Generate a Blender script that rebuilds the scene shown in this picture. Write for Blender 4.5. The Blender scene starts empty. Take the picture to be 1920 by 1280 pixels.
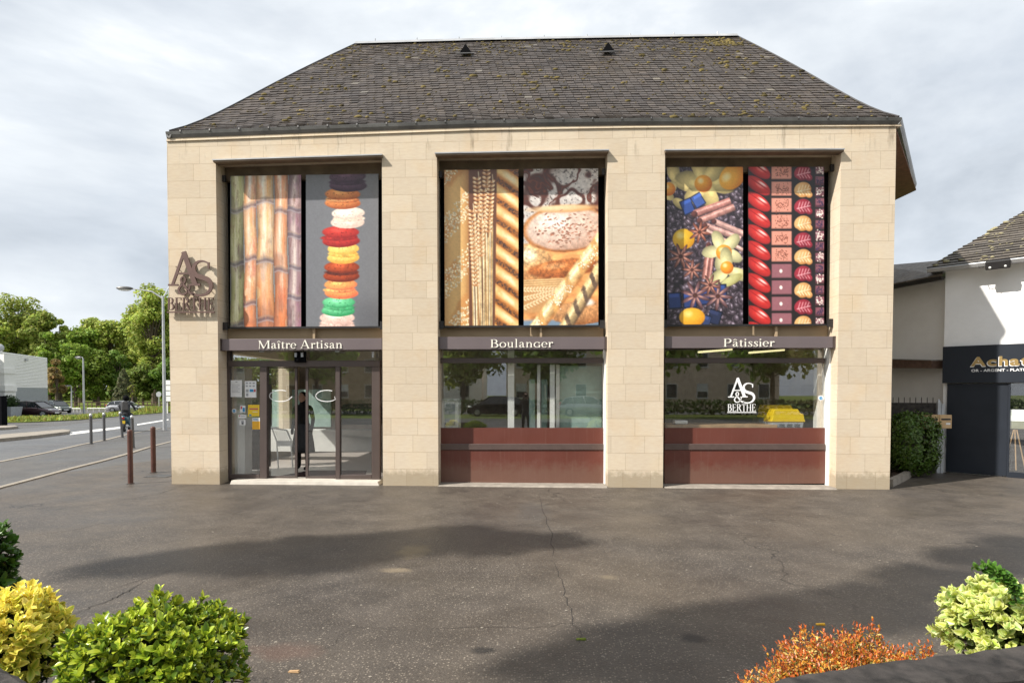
import bpy, bmesh, math, random
import numpy as np
from mathutils import Vector, Matrix, Euler
R = math.radians
random.seed(7); rng = np.random.default_rng(11)
scene = bpy.context.scene
col = scene.collection

# ------------------------------------------------------------------ camera
F = 1150.0; PX, PY = 929.0, 765.0
YAW, PITCH = R(2.8), R(1.5)
CAM = Vector((0, -11.5, 1.78))
ROT = Euler((R(90)-PITCH, 0, YAW), 'XYZ').to_matrix()
cd = bpy.data.cameras.new('camera'); co = bpy.data.objects.new('camera', cd); col.objects.link(co)
co.location = CAM; co.rotation_euler = (R(90)-PITCH, 0, YAW)
cd.sensor_width = 36; cd.lens = F/1920*36
cd.shift_x = (960-PX)/1920; cd.shift_y = (PY-640)/1920
cd.clip_start = .05; cd.clip_end = 3000
scene.camera = co

def ray(px, py):
    return ROT @ Vector(((px-PX)/F, -(py-PY)/F, -1))
def campt(px, py, d):                     # point at depth d along the view axis
    return CAM + ray(px, py)*d
def at(px, py, Y=0.0):                    # point on the plane y = Y
    r = ray(px, py); return CAM + r*((Y-CAM.y)/r.y)
GP = [(8.5, 0.0), (73.5, -.88), (113.0, -.2)]
def gz(y):
    if y <= GP[0][0]: return 0.0
    for (a, za), (b, zb) in zip(GP, GP[1:]):
        if y <= b: return za + (zb-za)*(y-a)/(b-a)
    return GP[-1][1]
def G(px, py, dz=0.0):                    # point on the ground
    z = 0.0; r = ray(px, py)
    for i in range(12):
        p = CAM + r*((z+dz-CAM.z)/r.z)
        z = .5*z+.5*gz(p.y)
    return p
def vplane(px, py, P, Q):                 # point on the vertical plane through P and Q
    n = Vector((Q.y-P.y, P.x-Q.x, 0)); r = ray(px, py)
    return CAM + r*((P-CAM).dot(n)/r.dot(n))
SUN = Vector((.90, .52, -.98)).normalized()   # direction the light travels

# ------------------------------------------------------------------ objects
def wloc(o):
    v = Vector((0, 0, 0))
    while o is not None: v += o.location; o = o.parent
    return v
def tag(o, label=None, cat=None, group=None, kind=None):
    if label: o['label'] = label
    if cat: o['category'] = cat
    if group: o['group'] = group
    if kind: o['kind'] = kind
    return o
def thing(name, loc, label, cat, group=None):
    o = bpy.data.objects.new(name, None); col.objects.link(o); o.location = loc
    o.empty_display_size = .2
    return tag(o, label, cat, group)
def copy_tree(o, parent=None):
    c = o.copy(); col.objects.link(c); c.parent = parent
    for ch in [x for x in bpy.data.objects if x.parent == o]: copy_tree(ch, c)
    return c
class MB:
    def __init__(s): s.v = []; s.f = []; s.m = []; s.mi = 0
    def add(s, vs, fs):
        o = len(s.v); s.v += [Vector(v) for v in vs]
        s.f += [tuple(i+o for i in f) for f in fs]; s.m += [s.mi]*len(fs); return s
    def quad(s, a, b, c, d): return s.add([a, b, c, d], [(0, 1, 2, 3)])
    def hexa(s, p):        # bottom 4 ccw, top 4 ccw
        return s.add(p, [(3, 2, 1, 0), (4, 5, 6, 7), (0, 1, 5, 4), (1, 2, 6, 5), (2, 3, 7, 6), (3, 0, 4, 7)])
    def box(s, x0, x1, y0, y1, z0, z1):
        return s.hexa([(x0,y0,z0),(x1,y0,z0),(x1,y1,z0),(x0,y1,z0),(x0,y0,z1),(x1,y0,z1),(x1,y1,z1),(x0,y1,z1)])
    def slab(s, pts, vec):    # polygon pushed along vec
        n = len(pts); vec = Vector(vec); p = [Vector(q) for q in pts]
        q = [a+vec for a in p]
        return s.add(p+q, [tuple(range(n)), tuple(reversed(range(n, 2*n)))]+[(i, i+n, (i+1) % n+n, (i+1) % n) for i in range(n)])
    def tube(s, pts, rad, n=8, caps=True):
        pts = [Vector(p) for p in pts]
        if not hasattr(rad, '__len__'): rad = [rad]*len(pts)
        vs = []; up = None
        for i, p in enumerate(pts):
            t = (pts[min(i+1, len(pts)-1)]-pts[max(i-1, 0)]).normalized()
            a = t.orthogonal().normalized() if up is None else (up - t*up.dot(t)).normalized()
            up = a; b = t.cross(a)
            for k in range(n):
                an = 2*math.pi*k/n; vs.append(p+(a*math.cos(an)+b*math.sin(an))*rad[i])
        fs = []
        for i in range(len(pts)-1):
            for k in range(n):
                k2 = (k+1) % n; fs.append((i*n+k, i*n+k2, (i+1)*n+k2, (i+1)*n+k))
        if caps: fs += [tuple(reversed(range(n))), tuple(range((len(pts)-1)*n, len(pts)*n))]
        return s.add(vs, fs)
    def ball(s, c, r, nu=10, nv=6, jit=0.0, rot=None):
        c = Vector(c); r = Vector(r) if hasattr(r, '__len__') else Vector((r, r, r)); vs = []; fs = []
        for j in range(nv+1):
            t = math.pi*j/nv
            for i in range(nu):
                a = 2*math.pi*i/nu; k = 1+random.uniform(-jit, jit)
                p = Vector((r.x*math.sin(t)*math.cos(a)*k, r.y*math.sin(t)*math.sin(a)*k, r.z*math.cos(t)*k))
                vs.append(c+(rot @ p if rot else p))
        for j in range(nv):
            for i in range(nu):
                i2 = (i+1) % nu; fs.append((j*nu+i, (j+1)*nu+i, (j+1)*nu+i2, j*nu+i2))
        return s.add(vs, fs)
    def lathe(s, c, prof, n=20):
        c = Vector(c); vs = []; fs = []
        for (r, z) in prof:
            for k in range(n):
                a = 2*math.pi*k/n; vs.append(c+Vector((r*math.cos(a), r*math.sin(a), z)))
        for i in range(len(prof)-1):
            for k in range(n):
                k2 = (k+1) % n; fs.append((i*n+k, i*n+k2, (i+1)*n+k2, (i+1)*n+k))
        return s.add(vs, fs)
    def pieces(s, name, mat, parent=None, **k):
        """one object per connected piece"""
        par = list(range(len(s.v)))
        def fd(i):
            while par[i] != i: par[i] = par[par[i]]; i = par[i]
            return i
        for f in s.f:
            for q in f[1:]: par[fd(q)] = fd(f[0])
        gr = {}
        for f in s.f: gr.setdefault(fd(f[0]), []).append(f)
        out = []
        for fs in gr.values():
            ids = sorted({i for f in fs for i in f}); mp = {i: n for n, i in enumerate(ids)}; m = MB(); m.add([s.v[i] for i in ids], [tuple(mp[i] for i in f) for f in fs]); out.append(m.build(name, mat, parent, **k))
        return out
    def build(s, name, mat, parent=None, smooth=False, bevel=0.0, label=None):
        me = bpy.data.meshes.new(name)
        off = wloc(parent) if parent else Vector((0, 0, 0))
        me.from_pydata([v-off for v in s.v], [], s.f)
        mats = mat if isinstance(mat, (list, tuple)) else [mat]
        for m in mats: me.materials.append(m)
        if len(mats) > 1: me.polygons.foreach_set('material_index', s.m)
        bm = bmesh.new(); bm.from_mesh(me); bmesh.ops.recalc_face_normals(bm, faces=bm.faces); bm.to_mesh(me); bm.free()
        if smooth: me.polygons.foreach_set('use_smooth', [True]*len(me.polygons))
        me.update()
        o = bpy.data.objects.new(name, me); col.objects.link(o)
        if parent: o.parent = parent
        if bevel:
            b = o.modifiers.new('bevel', 'BEVEL'); b.width = bevel; b.segments = 2; b.limit_method = 'ANGLE'
        if label: o['label'] = label
        return o

# ------------------------------------------------------------------ materials
def srgb(r, g, b):
    f = lambda c: (c/255/12.92) if c/255 <= .04045 else ((c/255+.055)/1.055)**2.4
    return (f(r), f(g), f(b))
class NT:
    def __init__(s, name):
        s.m = bpy.data.materials.new(name); s.m.use_nodes = True; s.t = s.m.node_tree; s.n = s.t.nodes
        s.b = s.n['Principled BSDF']; s.out = s.n['Material Output']
    def new(s, t, **k):
        n = s.n.new(t)
        for a, v in k.items(): setattr(n, a, v)
        return n
    def link(s, a, b): s.t.links.new(a, b)
    def coord(s, sc=(1, 1, 1), kind='Object'):
        c = s.new('ShaderNodeTexCoord'); m = s.new('ShaderNodeMapping'); m.inputs['Scale'].default_value = sc
        s.link(c.outputs[kind], m.inputs['Vector']); return m.outputs[0]
    def noise(s, vec, scale, detail=4, rough=.55):
        n = s.new('ShaderNodeTexNoise'); n.inputs['Scale'].default_value = scale; n.inputs['Detail'].default_value = detail
        n.inputs['Roughness'].default_value = rough; s.link(vec, n.inputs['Vector']); return n.outputs['Fac']
    def ramp(s, fac, stops):
        r = s.new('ShaderNodeValToRGB'); e = r.color_ramp.elements
        while len(e) < len(stops): e.new(.5)
        for q, (p, c) in zip(e, stops):
            q.position = p; q.color = (*c, 1) if hasattr(c, '__len__') else (c, c, c, 1)
        s.link(fac, r.inputs[0]); return r.outputs[0]
    def mix(s, fac, a, b, mode='MIX'):
        n = s.new('ShaderNodeMix', data_type='RGBA', blend_type=mode)
        for v, i in ((fac, 0), (a, 6), (b, 7)):
            if hasattr(v, 'is_linked') or isinstance(v, bpy.types.NodeSocket): s.link(v, n.inputs[i])
            elif i == 0: n.inputs[0].default_value = v
            else: n.inputs[i].default_value = (*v, 1)
        return n.outputs[2]
    def math(s, op, a, b=0.0, clamp=False):
        n = s.new('ShaderNodeMath', operation=op, use_clamp=clamp)
        for v, i in ((a, 0), (b, 1)):
            if isinstance(v, bpy.types.NodeSocket): s.link(v, n.inputs[i])
            else: n.inputs[i].default_value = v
        return n.outputs[0]
    def bump(s, h, strength=.3, dist=.01):
        b = s.new('ShaderNodeBump'); b.inputs['Strength'].default_value = strength; b.inputs['Distance'].default_value = dist
        s.link(h, b.inputs['Height']); s.link(b.outputs[0], s.b.inputs['Normal'])
    def color(s, c):
        if isinstance(c, bpy.types.NodeSocket): s.link(c, s.b.inputs['Base Color'])
        else: s.b.inputs['Base Color'].default_value = (*c, 1)
    def set(s, rough=None, metal=None, spec=None):
        if rough is not None:
            if isinstance(rough, bpy.types.NodeSocket): s.link(rough, s.b.inputs['Roughness'])
            else: s.b.inputs['Roughness'].default_value = rough
        if metal is not None: s.b.inputs['Metallic'].default_value = metal
        if spec is not None: s.b.inputs['Specular IOR Level'].default_value = spec
        return s.m
M = {}
def plain(name, c, rough=.5, metal=0, var=.12, scale=6, bump=0.0, spec=None):
    t = NT(name); v = t.coord(); n = t.noise(v, scale, 5)
    lo = tuple(max(0, x*(1-var)) for x in c); hi = tuple(min(1, x*(1+var)) for x in c)
    t.color(t.ramp(n, [(.3, lo), (.7, hi)])); t.set(rough, metal, spec)
    if bump: t.bump(t.noise(v, scale*12, 3), bump, .004)
    M[name] = t.m; return t.m

def mat_stone(name, c1, c2, cm, bw=.62, rh=.322):
    t = NT(name); c = t.new('ShaderNodeTexCoord'); sp = t.new('ShaderNodeSeparateXYZ'); t.link(c.outputs['Object'], sp.inputs[0])
    cb = t.new('ShaderNodeCombineXYZ'); t.link(t.math('ADD', sp.outputs[0], sp.outputs[1]), cb.inputs[0]); t.link(sp.outputs[2], cb.inputs[1])
    br = t.new('ShaderNodeTexBrick'); br.offset = .43; br.offset_frequency = 2; br.squash = .82; br.squash_frequency = 3
    br.inputs['Scale'].default_value = 1; br.inputs['Brick Width'].default_value = bw; br.inputs['Row Height'].default_value = rh
    br.inputs['Mortar Size'].default_value = .0045; br.inputs['Mortar Smooth'].default_value = .3; br.inputs['Bias'].default_value = -.1
    br.inputs['Color1'].default_value = (*c1, 1); br.inputs['Color2'].default_value = (*c2, 1); br.inputs['Mortar'].default_value = (*cm, 1)
    t.link(cb.outputs[0], br.inputs['Vector'])
    v = t.coord(); n1 = t.noise(v, 1.3, 6, .6); n2 = t.noise(t.coord((1, 1, 5)), 7, 6, .65)
    k = t.mix(.5, br.outputs['Color'], t.ramp(n1, [(.3, (.50, .44, .36)), (.5, (.5, .5, .5)), (.7, (.55, .52, .48))]), 'OVERLAY')
    k = t.mix(.35, k, t.ramp(n2, [(.35, (.40, .38, .34)), (.65, (.56, .55, .53))]), 'OVERLAY')
    # grime: a dirty foot and dark runs under the cornice
    zf = t.math('ADD', sp.outputs[2], t.math('MULTIPLY', t.noise(v, 8, 6, .7), -.42))
    foot = t.ramp(zf, [(-.2, 1.0), (.12, 0.0)])
    k = t.mix(t.math('MULTIPLY', foot, .55), k, (.21, .165, .10))
    zt = t.ramp(t.math('MULTIPLY', t.math('SUBTRACT', sp.outputs[2], 5.9), 1.6), [(.1, 0.0), (.75, 1.0)])
    runs = t.ramp(t.noise(t.coord((1, 1, .16)), 4.2, 5, .7), [(.56, 0.0), (.68, 1.0)])
    k = t.mix(t.math('MULTIPLY', t.math('MULTIPLY', zt, runs), .55), k, (.13, .10, .07))
    t.color(k); t.set(.88, spec=.2)
    t.bump(t.math('ADD', t.math('MULTIPLY', br.outputs['Fac'], -1.0), t.math('MULTIPLY', t.noise(v, 45, 4), .35)), .35, .004)
    M[name] = t.m; return t.m
mat_stone('limestone', (.62, .532, .418), (.555, .472, .365), (.45, .37, .275))
def mat_glass(name, tint=(.93, .96, .95), refl=.12, rough=0.0):
    t = NT(name); t.n.remove(t.b); tr = t.new('ShaderNodeBsdfTransparent'); tr.inputs[0].default_value = (*tint, 1)
    gl = t.new('ShaderNodeBsdfGlossy'); gl.inputs['Roughness'].default_value = rough; gl.inputs[0].default_value = (.95, .97, 1, 1)
    ge = t.new('ShaderNodeNewGeometry'); dt = t.new('ShaderNodeVectorMath', operation='DOT_PRODUCT'); t.link(ge.outputs['Normal'], dt.inputs[0]); t.link(ge.outputs['Incoming'], dt.inputs[1])
    c1 = t.math('SUBTRACT', 1.0, t.math('ABSOLUTE', dt.outputs['Value'])); fac = t.math('ADD', t.math('POWER', c1, 5.0), refl, True)
    mx = t.new('ShaderNodeMixShader'); t.link(fac, mx.inputs[0]); t.link(tr.outputs[0], mx.inputs[1]); t.link(gl.outputs[0], mx.inputs[2])
    t.link(mx.outputs[0], t.out.inputs[0]); M[name] = t.m; return t.m
mat_glass('shop_glass', (.98, .99, .985), .125)
def mat_asphalt(name, dark, light, speck, wet=.5, marks=False):
    t = NT(name); v = t.coord()
    big = t.noise(v, .35, 5, .6); mid = t.noise(v, 2.2, 5, .6); fine = t.noise(v, 85, 3, .7)
    k = t.ramp(mid, [(.3, dark), (.7, light)])
    k = t.mix(.7, k, t.ramp(big, [(.32, (.36, .37, .40)), (.55, (.5, .49, .47)), (.7, (.56, .53, .49))]), 'OVERLAY')
    vo = t.new('ShaderNodeTexVoronoi'); vo.inputs['Scale'].default_value = 62; t.link(v, vo.inputs['Vector'])
    sepc = t.new('ShaderNodeSeparateColor'); t.link(vo.outputs['Color'], sepc.inputs[0])
    sm = t.math('MULTIPLY', t.ramp(t.noise(v, 1.1, 5, .7), [(.35, .55), (.65, 1.0)]), t.math('MULTIPLY', t.ramp(sepc.outputs[0], [(.74, 0.0), (.8, 1.0)]), t.ramp(vo.outputs['Distance'], [(.25, 1.0), (.5, 0.0)])))
    k = t.mix(t.math('MULTIPLY', sm, .6), k, speck)
    k = t.mix(.75, k, t.ramp(fine, [(.3, (.25, .25, .25)), (.7, (.70, .70, .69))]), 'OVERLAY')
    dv = t.new('ShaderNodeVectorMath', operation='ADD'); nn = t.new('ShaderNodeTexNoise'); nn.inputs['Scale'].default_value = 1.2; nn.inputs['Detail'].default_value = 6
    t.link(v, nn.inputs['Vector']); ms = t.new('ShaderNodeVectorMath', operation='SCALE'); ms.inputs['Scale'].default_value = 1.3
    t.link(nn.outputs['Color'], ms.inputs[0]); t.link(v, dv.inputs[0]); t.link(ms.outputs[0], dv.inputs[1])
    vc = t.new('ShaderNodeTexVoronoi', feature='DISTANCE_TO_EDGE'); vc.inputs['Scale'].default_value = .21; t.link(dv.outputs[0], vc.inputs['Vector'])
    cr = t.math('MULTIPLY', t.ramp(vc.outputs['Distance'], [(.0015, 1.0), (.004, 0.0)]), t.ramp(t.noise(v, .5, 2), [(.5, 0.0), (.58, 1.0)]))
    k = t.mix(t.math('MULTIPLY', cr, .8), k, (.012, .011, .01))
    if marks:
        for (px, py, rx, ry, cc, am) in [(775, 1033, .24, .42, (.16, .125, .075), .8), (742, 1069, .2, .12, (.2, .16, .11), .9), (1140, 1082, .12, .1, (.16, .13, .09), .75),
                                         (1000, 960, .35, 1.2, (.08, .075, .07), .5), (1300, 1197, .15, .12, (.012, .012, .012), .8), (905, 1219, .12, .08, (.012, .012, .012), .8), (535, 1222, .35, .2, (.10, .055, .04), .5)]:
            p = G(px, py); mp = t.new('ShaderNodeVectorMath', operation='SUBTRACT'); t.link(v, mp.inputs[0]); mp.inputs[1].default_value = (p.x, p.y, 0)
            m2 = t.new('ShaderNodeVectorMath', operation='MULTIPLY'); t.link(mp.outputs[0], m2.inputs[0]); m2.inputs[1].default_value = (1/rx, 1/ry, 0)
            ln = t.new('ShaderNodeVectorMath', operation='LENGTH'); t.link(m2.outputs[0], ln.inputs[0])
            d = t.math('ADD', ln.outputs['Value'], t.math('MULTIPLY', t.noise(v, 7, 5), 1.1))
            k = t.mix(t.math('MULTIPLY', t.ramp(t.math('MULTIPLY', d, .5), [(.45, 1.0), (.72, 0.0)]), am), k, cc)
    t.color(k)
    t.set(t.ramp(t.noise(v, .55, 4), [(.35, wet-.1), (.7, wet+.22)]), spec=.45)
    t.bump(t.math('ADD', fine, t.math('MULTIPLY', vo.outputs['Distance'], -.8)), .55, .006)
    M[name] = t.m; return t.m
mat_asphalt('apron_asphalt', (.058, .049, .041), (.100, .084, .069), (.34, .29, .23), .5, True)
mat_asphalt('road_asphalt', (.085, .086, .09), (.12, .12, .122), (.25, .24, .23), .5)
mat_asphalt('pavement_asphalt', (.07, .066, .064), (.10, .095, .09), (.26, .24, .21), .5)
def mat_leaf(name, transl=.35, rough=.45, spec=.4):
    t = NT(name); a = t.new('ShaderNodeVertexColor'); a.layer_name = 'Col'; t.color(a.outputs[0]); t.set(rough, spec=spec)
    tl = t.new('ShaderNodeBsdfTranslucent'); h = t.new('ShaderNodeHueSaturation'); h.inputs['Value'].default_value = 1.25; t.link(a.outputs[0], h.inputs['Color']); t.link(h.outputs[0], tl.inputs[0])
    mx = t.new('ShaderNodeMixShader'); mx.inputs[0].default_value = transl; t.link(t.b.outputs[0], mx.inputs[1]); t.link(tl.outputs[0], mx.inputs[2]); t.link(mx.outputs[0], t.out.inputs[0])
    M[name] = t.m; return t.m
mat_leaf('tree_leaf', .4, .6, .25); mat_leaf('shrub_leaf', .3, .32, .5)
def mat_print():
    t = NT('printed_board'); a = t.new('ShaderNodeVertexColor'); a.layer_name = 'Col'; t.color(a.outputs[0]); t.set(.3, spec=.6); M['print'] = t.m
mat_print()
def mat_slate(name, c1, c2, cm, w=.23, h=.1165):
    t = NT(name); c = t.new('ShaderNodeUVMap'); c.uv_map = 'UVMap'
    br = t.new('ShaderNodeTexBrick'); br.offset = .5; br.inputs['Scale'].default_value = 1
    br.inputs['Brick Width'].default_value = w; br.inputs['Row Height'].default_value = h; br.inputs['Mortar Size'].default_value = .004; br.inputs['Mortar Smooth'].default_value = .1; br.inputs['Bias'].default_value = 0
    br.inputs['Color1'].default_value = (*c1, 1); br.inputs['Color2'].default_value = (*c2, 1); br.inputs['Mortar'].default_value = (*cm, 1)
    t.link(c.outputs[0], br.inputs['Vector'])
    v = t.coord(); n = t.noise(v, .9, 6, .6)
    k = t.mix(.6, br.outputs['Color'], t.ramp(n, [(.35, (.42, .43, .47)), (.65, (.58, .54, .48))]), 'OVERLAY')
    li = t.ramp(t.noise(v, 9, 6, .75), [(.62, 0.0), (.72, 1.0)])
    k = t.mix(t.math('MULTIPLY', li, .5), k, (.20, .17, .09))
    t.color(k); t.set(t.ramp(t.noise(v, 14, 3), [(.3, .45), (.7, .75)]), spec=.4); t.bump(t.noise(v, 30, 4), .4, .006)
    M[name] = t.m
mat_slate('slate', (.045, .041, .041), (.098, .086, .080), (.016, .015, .015))
mat_slate('old_slate', (.085, .072, .058), (.14, .12, .095), (.025, .022, .02), .25, .14)
plain('zinc', (.17, .165, .16), .42, .6, .3, 3); plain('zinc_light', (.42, .42, .42), .4, .5, .2, 3)
plain('bronze_paint', (.095, .075, .072), .42, .25, .1, 3); plain('frame_paint', (.085, .064, .058), .45, .2, .1, 3)
plain('sign_paint', (.155, .125, .128), .38, .15, .05, 2); plain('logo_paint', (.125, .070, .058), .5, .1, .1, 4)
plain('cream_letter', (.84, .80, .70), .5, 0, .03); plain('white_paint', (.78, .77, .74), .55, 0, .05)
plain('white_vinyl', (.9, .9, .9), .5, 0, .02)
plain('metal_strip', (.13, .092, .082), .4, .4, .1)
plain('dark_metal', (.03, .028, .028), .45, .3); plain('black', (.006, .006, .007), .9, 0, .2, spec=.05)
plain('step_stone', (.46, .42, .36), .7, 0, .15, 5, .2); plain('spandrel', (.36, .265, .165), .8, 0, .1, 2)
plain('brown_soffit', (.19, .085, .055), .7, 0, .2, 9); plain('lintel', (.17, .125, .085), .85, 0, .25, 4)
plain('brown_bollard', (.085, .032, .022), .5, .1, .25, 8); plain('grey_bollard', (.10, .10, .105), .45, .3, .15, 8)
plain('galvanised', (.45, .46, .47), .45, .5, .12, 6); plain('concrete', (.25, .22, .185), .85, 0, .25, 5, .3)
plain('kerb_stone', (.25, .22, .18), .85, 0, .2, 5, .3); plain('dark_concrete', (.034, .029, .026), .9, 0, .75, 14, 1.0)
plain('soil', (.055, .034, .022), .95, 0, .4, 20, .8); plain('bark', (.10, .075, .05), .9, 0, .3, 8, .6); plain('twig', (.075, .05, .033), .85)
plain('road_paint', (.62, .61, .58), .7, 0, .2, 9); plain('anthracite', (.015, .019, .027), .5, 0, .15, 2, spec=.25)
plain('gold', (.38, .26, .10), .35, .5, .1); plain('wood', (.42, .27, .14), .6, 0, .2, 7); plain('old_wood', (.11, .065, .045), .85, 0, .35, 12, .5)
plain('letterbox', (.56, .37, .19), .5, 0, .08); plain('yellow_plastic', (.80, .56, .02), .4, 0, .06); plain('grey_plastic', (.36, .38, .40), .5)
plain('rubber', (.015, .015, .016), .8); plain('chrome', (.6, .6, .6), .2, .9); plain('skin', (.5, .3, .22), .6)
plain('black_cloth', (.012, .012, .013), .9); plain('grey_cloth', (.045, .048, .055), .9); plain('denim', (.05, .07, .12), .9)
plain('car_glass', (.02, .025, .03), .08, 0, .1, 2, 0, .8); plain('red_lens', (.5, .02, .02), .25); plain('lamp_lens', (.75, .75, .72), .15)
plain('paper', (.80, .80, .80), .7, 0, .03); plain('yellow_paper', (.85, .58, .03), .6, 0, .04); plain('orange_paper', (.85, .45, .03), .6); plain('blue_print', (.03, .28, .55), .6); plain('grey_print', (.35, .36, .38), .6); plain('pink_print', (.55, .12, .14), .6)
plain('inner_wall', (.34, .30, .26), .85); plain('inner_floor', (.50, .44, .40), .3, 0, .1, 3); plain('counter_dark', (.05, .047, .045), .3); plain('mat_red', (.06, .022, .022), .95)
plain('steel', (.5, .51, .51), .3, .8); plain('green_glass', (.35, .48, .44), .15); plain('beige_render', (.62, .49, .38), .9, 0, .1, 1.5); plain('pale_shutter', (.6, .6, .58), .6)
plain('moss', (.115, .088, .026), .95, 0, .75, 2.2, .6)
def mat_plaster():
    t = NT('plaster'); v = t.coord(); n = t.noise(v, 1.1, 6, .65)
    k = t.ramp(n, [(.3, (.78, .77, .76)), (.6, (.86, .855, .85))])
    sp = t.ramp(t.noise(v, 3.3, 6, .75), [(.66, 0.0), (.76, 1.0)])
    t.color(t.mix(t.math('MULTIPLY', sp, .45), k, (.22, .21, .19))); t.set(.9, spec=.2); t.bump(t.noise(v, 60, 4), .2, .004); M['plaster'] = t.m
mat_plaster()
def mat_panel():
    t = NT('red_panel'); v = t.coord(); n = t.noise(v, 1.4, 5); sp = t.new('ShaderNodeSeparateXYZ'); t.link(v, sp.inputs[0])
    k = t.ramp(n, [(.3, (.115, .035, .025)), (.7, (.135, .041, .029))])
    d = t.ramp(t.math('ADD', sp.outputs[2], t.math('MULTIPLY', t.noise(v, 6, 6, .7), -.5)), [(-.12, 1.0), (.22, 0.0)])
    k = t.mix(t.math('MULTIPLY', d, .5), k, (.17, .11, .08)); st = t.ramp(t.noise(t.coord((9, 9, .5)), 2.0, 5, .7), [(.55, 0.0), (.72, 1.0)])
    k = t.mix(t.math('MULTIPLY', st, .22), k, (.20, .13, .10)); t.color(k); t.set(t.ramp(t.noise(v, 3, 5), [(.3, .32), (.7, .5)]), spec=.45); M['red_panel'] = t.m
mat_panel()
def mat_tube():
    t = NT('tube_light'); t.b.inputs['Emission Color'].default_value = (1, .88, .45, 1); t.b.inputs['Emission Strength'].default_value = .85; M['tube'] = t.m
mat_tube()
def mat_grass():
    t = NT('lawn'); v = t.coord(); n = t.noise(v, .25, 6, .7); f = t.noise(v, 9, 4, .7)
    k = t.ramp(n, [(.3, (.075, .115, .016)), (.7, (.16, .19, .03))]); k = t.mix(.5, k, t.ramp(f, [(.3, (.35, .35, .35)), (.7, (.62, .62, .62))]), 'OVERLAY')
    t.color(k); t.set(.9, spec=.2); t.bump(f, .6, .05); M['lawn'] = t.m
mat_grass()

# ------------------------------------------------------------------ leaf meshes
def leaf_mesh(name, mat, C, U, V, colors, shape='card', edge=None, parent=None, fold=.25):
    """C centres/bases, U along, V across (already scaled), colors (N,3); shape card or leaf"""
    N = len(C); off = np.array(wloc(parent)) if parent else np.zeros(3); C = C-off
    Nn = np.cross(U, V); Nn /= (np.linalg.norm(Nn, axis=1, keepdims=True)+1e-9); wv = np.linalg.norm(V, axis=1, keepdims=True)
    if shape == 'card':
        P = np.stack([C-U*.5, C+V*.5-U*.05, C+U*.5, C-V*.5+U*.05], 1); k = 4
        faces = np.array([[0, 1, 2, 3]])
        pc = np.repeat(colors[:, None, :], 4, 1); sizes = [4]
    else:
        up = Nn*wv*fold
        ts = [0, .2, .42, .66, .87, 1]; hw = [.34, .5, .45, .26]; ul = np.linalg.norm(U, axis=1, keepdims=True)
        rib = [C+U*t_-Nn*ul*(.10*t_*t_) for t_ in ts]
        P = np.stack(rib+[rib[i+1]+V*hw[i]+up*hw[i]*1.6 for i in range(4)]+[rib[i+1]-V*hw[i]+up*hw[i]*1.6 for i in range(4)], 1)
        pc = np.repeat(colors[:, None, :], 14, 1)
        if edge is not None: pc[:, 6:14] = edge[:, None, :]; pc[:, 5] = edge
        tri = [(0, 1, 6), (0, 10, 1), (4, 5, 9), (4, 13, 5)]; qd = [(i, i+1, i+6, i+5) for i in (1, 2, 3)]+[(i, i+9, i+10, i+1) for i in (1, 2, 3)]
        k = 14
    me = bpy.data.meshes.new(name)
    base = (np.arange(N)*k)
    if shape == 'card':
        loops = (base[:, None]+np.array([0, 1, 2, 3])).ravel(); tot = np.full(N, 4)
    else:
        lp = np.array([i for f in tri+qd for i in f]); loops = (base[:, None]+lp).ravel(); tot = np.tile(np.array([3]*4+[4]*6), N)
    me.vertices.add(N*k); me.vertices.foreach_set('co', P.reshape(-1).astype(np.float32))
    me.loops.add(len(loops)); me.loops.foreach_set('vertex_index', loops.astype(np.int32))
    me.polygons.add(len(tot)); st = np.concatenate([[0], np.cumsum(tot)[:-1]])
    me.polygons.foreach_set('loop_start', st.astype(np.int32)); me.polygons.foreach_set('loop_total', tot.astype(np.int32))
    me.update(calc_edges=True)
    ca = me.color_attributes.new('Col', 'FLOAT_COLOR', 'POINT')
    ca.data.foreach_set('color', np.concatenate([pc.reshape(-1, 3), np.ones((N*k, 1))], 1).astype(np.float32).ravel())
    if shape != 'card': me.polygons.foreach_set('use_smooth', [True]*len(me.polygons))
    me.materials.append(mat); me.validate()
    o = bpy.data.objects.new(name, me); col.objects.link(o)
    if parent: o.parent = parent
    return o
def unit(n):
    v = rng.normal(size=(n, 3)); return v/np.linalg.norm(v, axis=1, keepdims=True)
def nrm(v): return v/(np.linalg.norm(v, axis=-1, keepdims=True)+1e-9)
def jcol(base, n, var=.25, hue=.12):
    b = np.array(base)[None, :]*(1+rng.uniform(-var, var, (n, 1))); return np.clip(b*(1+rng.uniform(-hue, hue, (n, 3))), 0, 1)

# ------------------------------------------------------------------ world and sun
w = bpy.data.worlds.new('World'); scene.world = w; w.use_nodes = True; t = w.node_tree; bg = t.nodes['Background']
sky = t.nodes.new('ShaderNodeTexSky'); sky.sky_type = 'NISHITA'; sky.sun_disc = False
sky.sun_elevation = math.asin(-SUN.z); sky.sun_rotation = math.atan2(-SUN.x, -SUN.y); sky.air_density = 1; sky.dust_density = 1.5
tc = t.nodes.new('ShaderNodeTexCoord'); mp = t.nodes.new('ShaderNodeMapping'); mp.inputs['Scale'].default_value = (1.0, 1.0, 2.4); mp.inputs['Location'].default_value = (3.2, 1.1, .3)
t.links.new(tc.outputs['Generated'], mp.inputs[0])
def wn(scale, detail, rough, dist=0):
    n = t.nodes.new('ShaderNodeTexNoise'); n.inputs['Scale'].default_value = scale; n.inputs['Detail'].default_value = detail; n.inputs['Roughness'].default_value = rough; n.inputs['Distortion'].default_value = dist
    t.links.new(mp.outputs[0], n.inputs['Vector']); return n.outputs['Fac']
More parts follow.
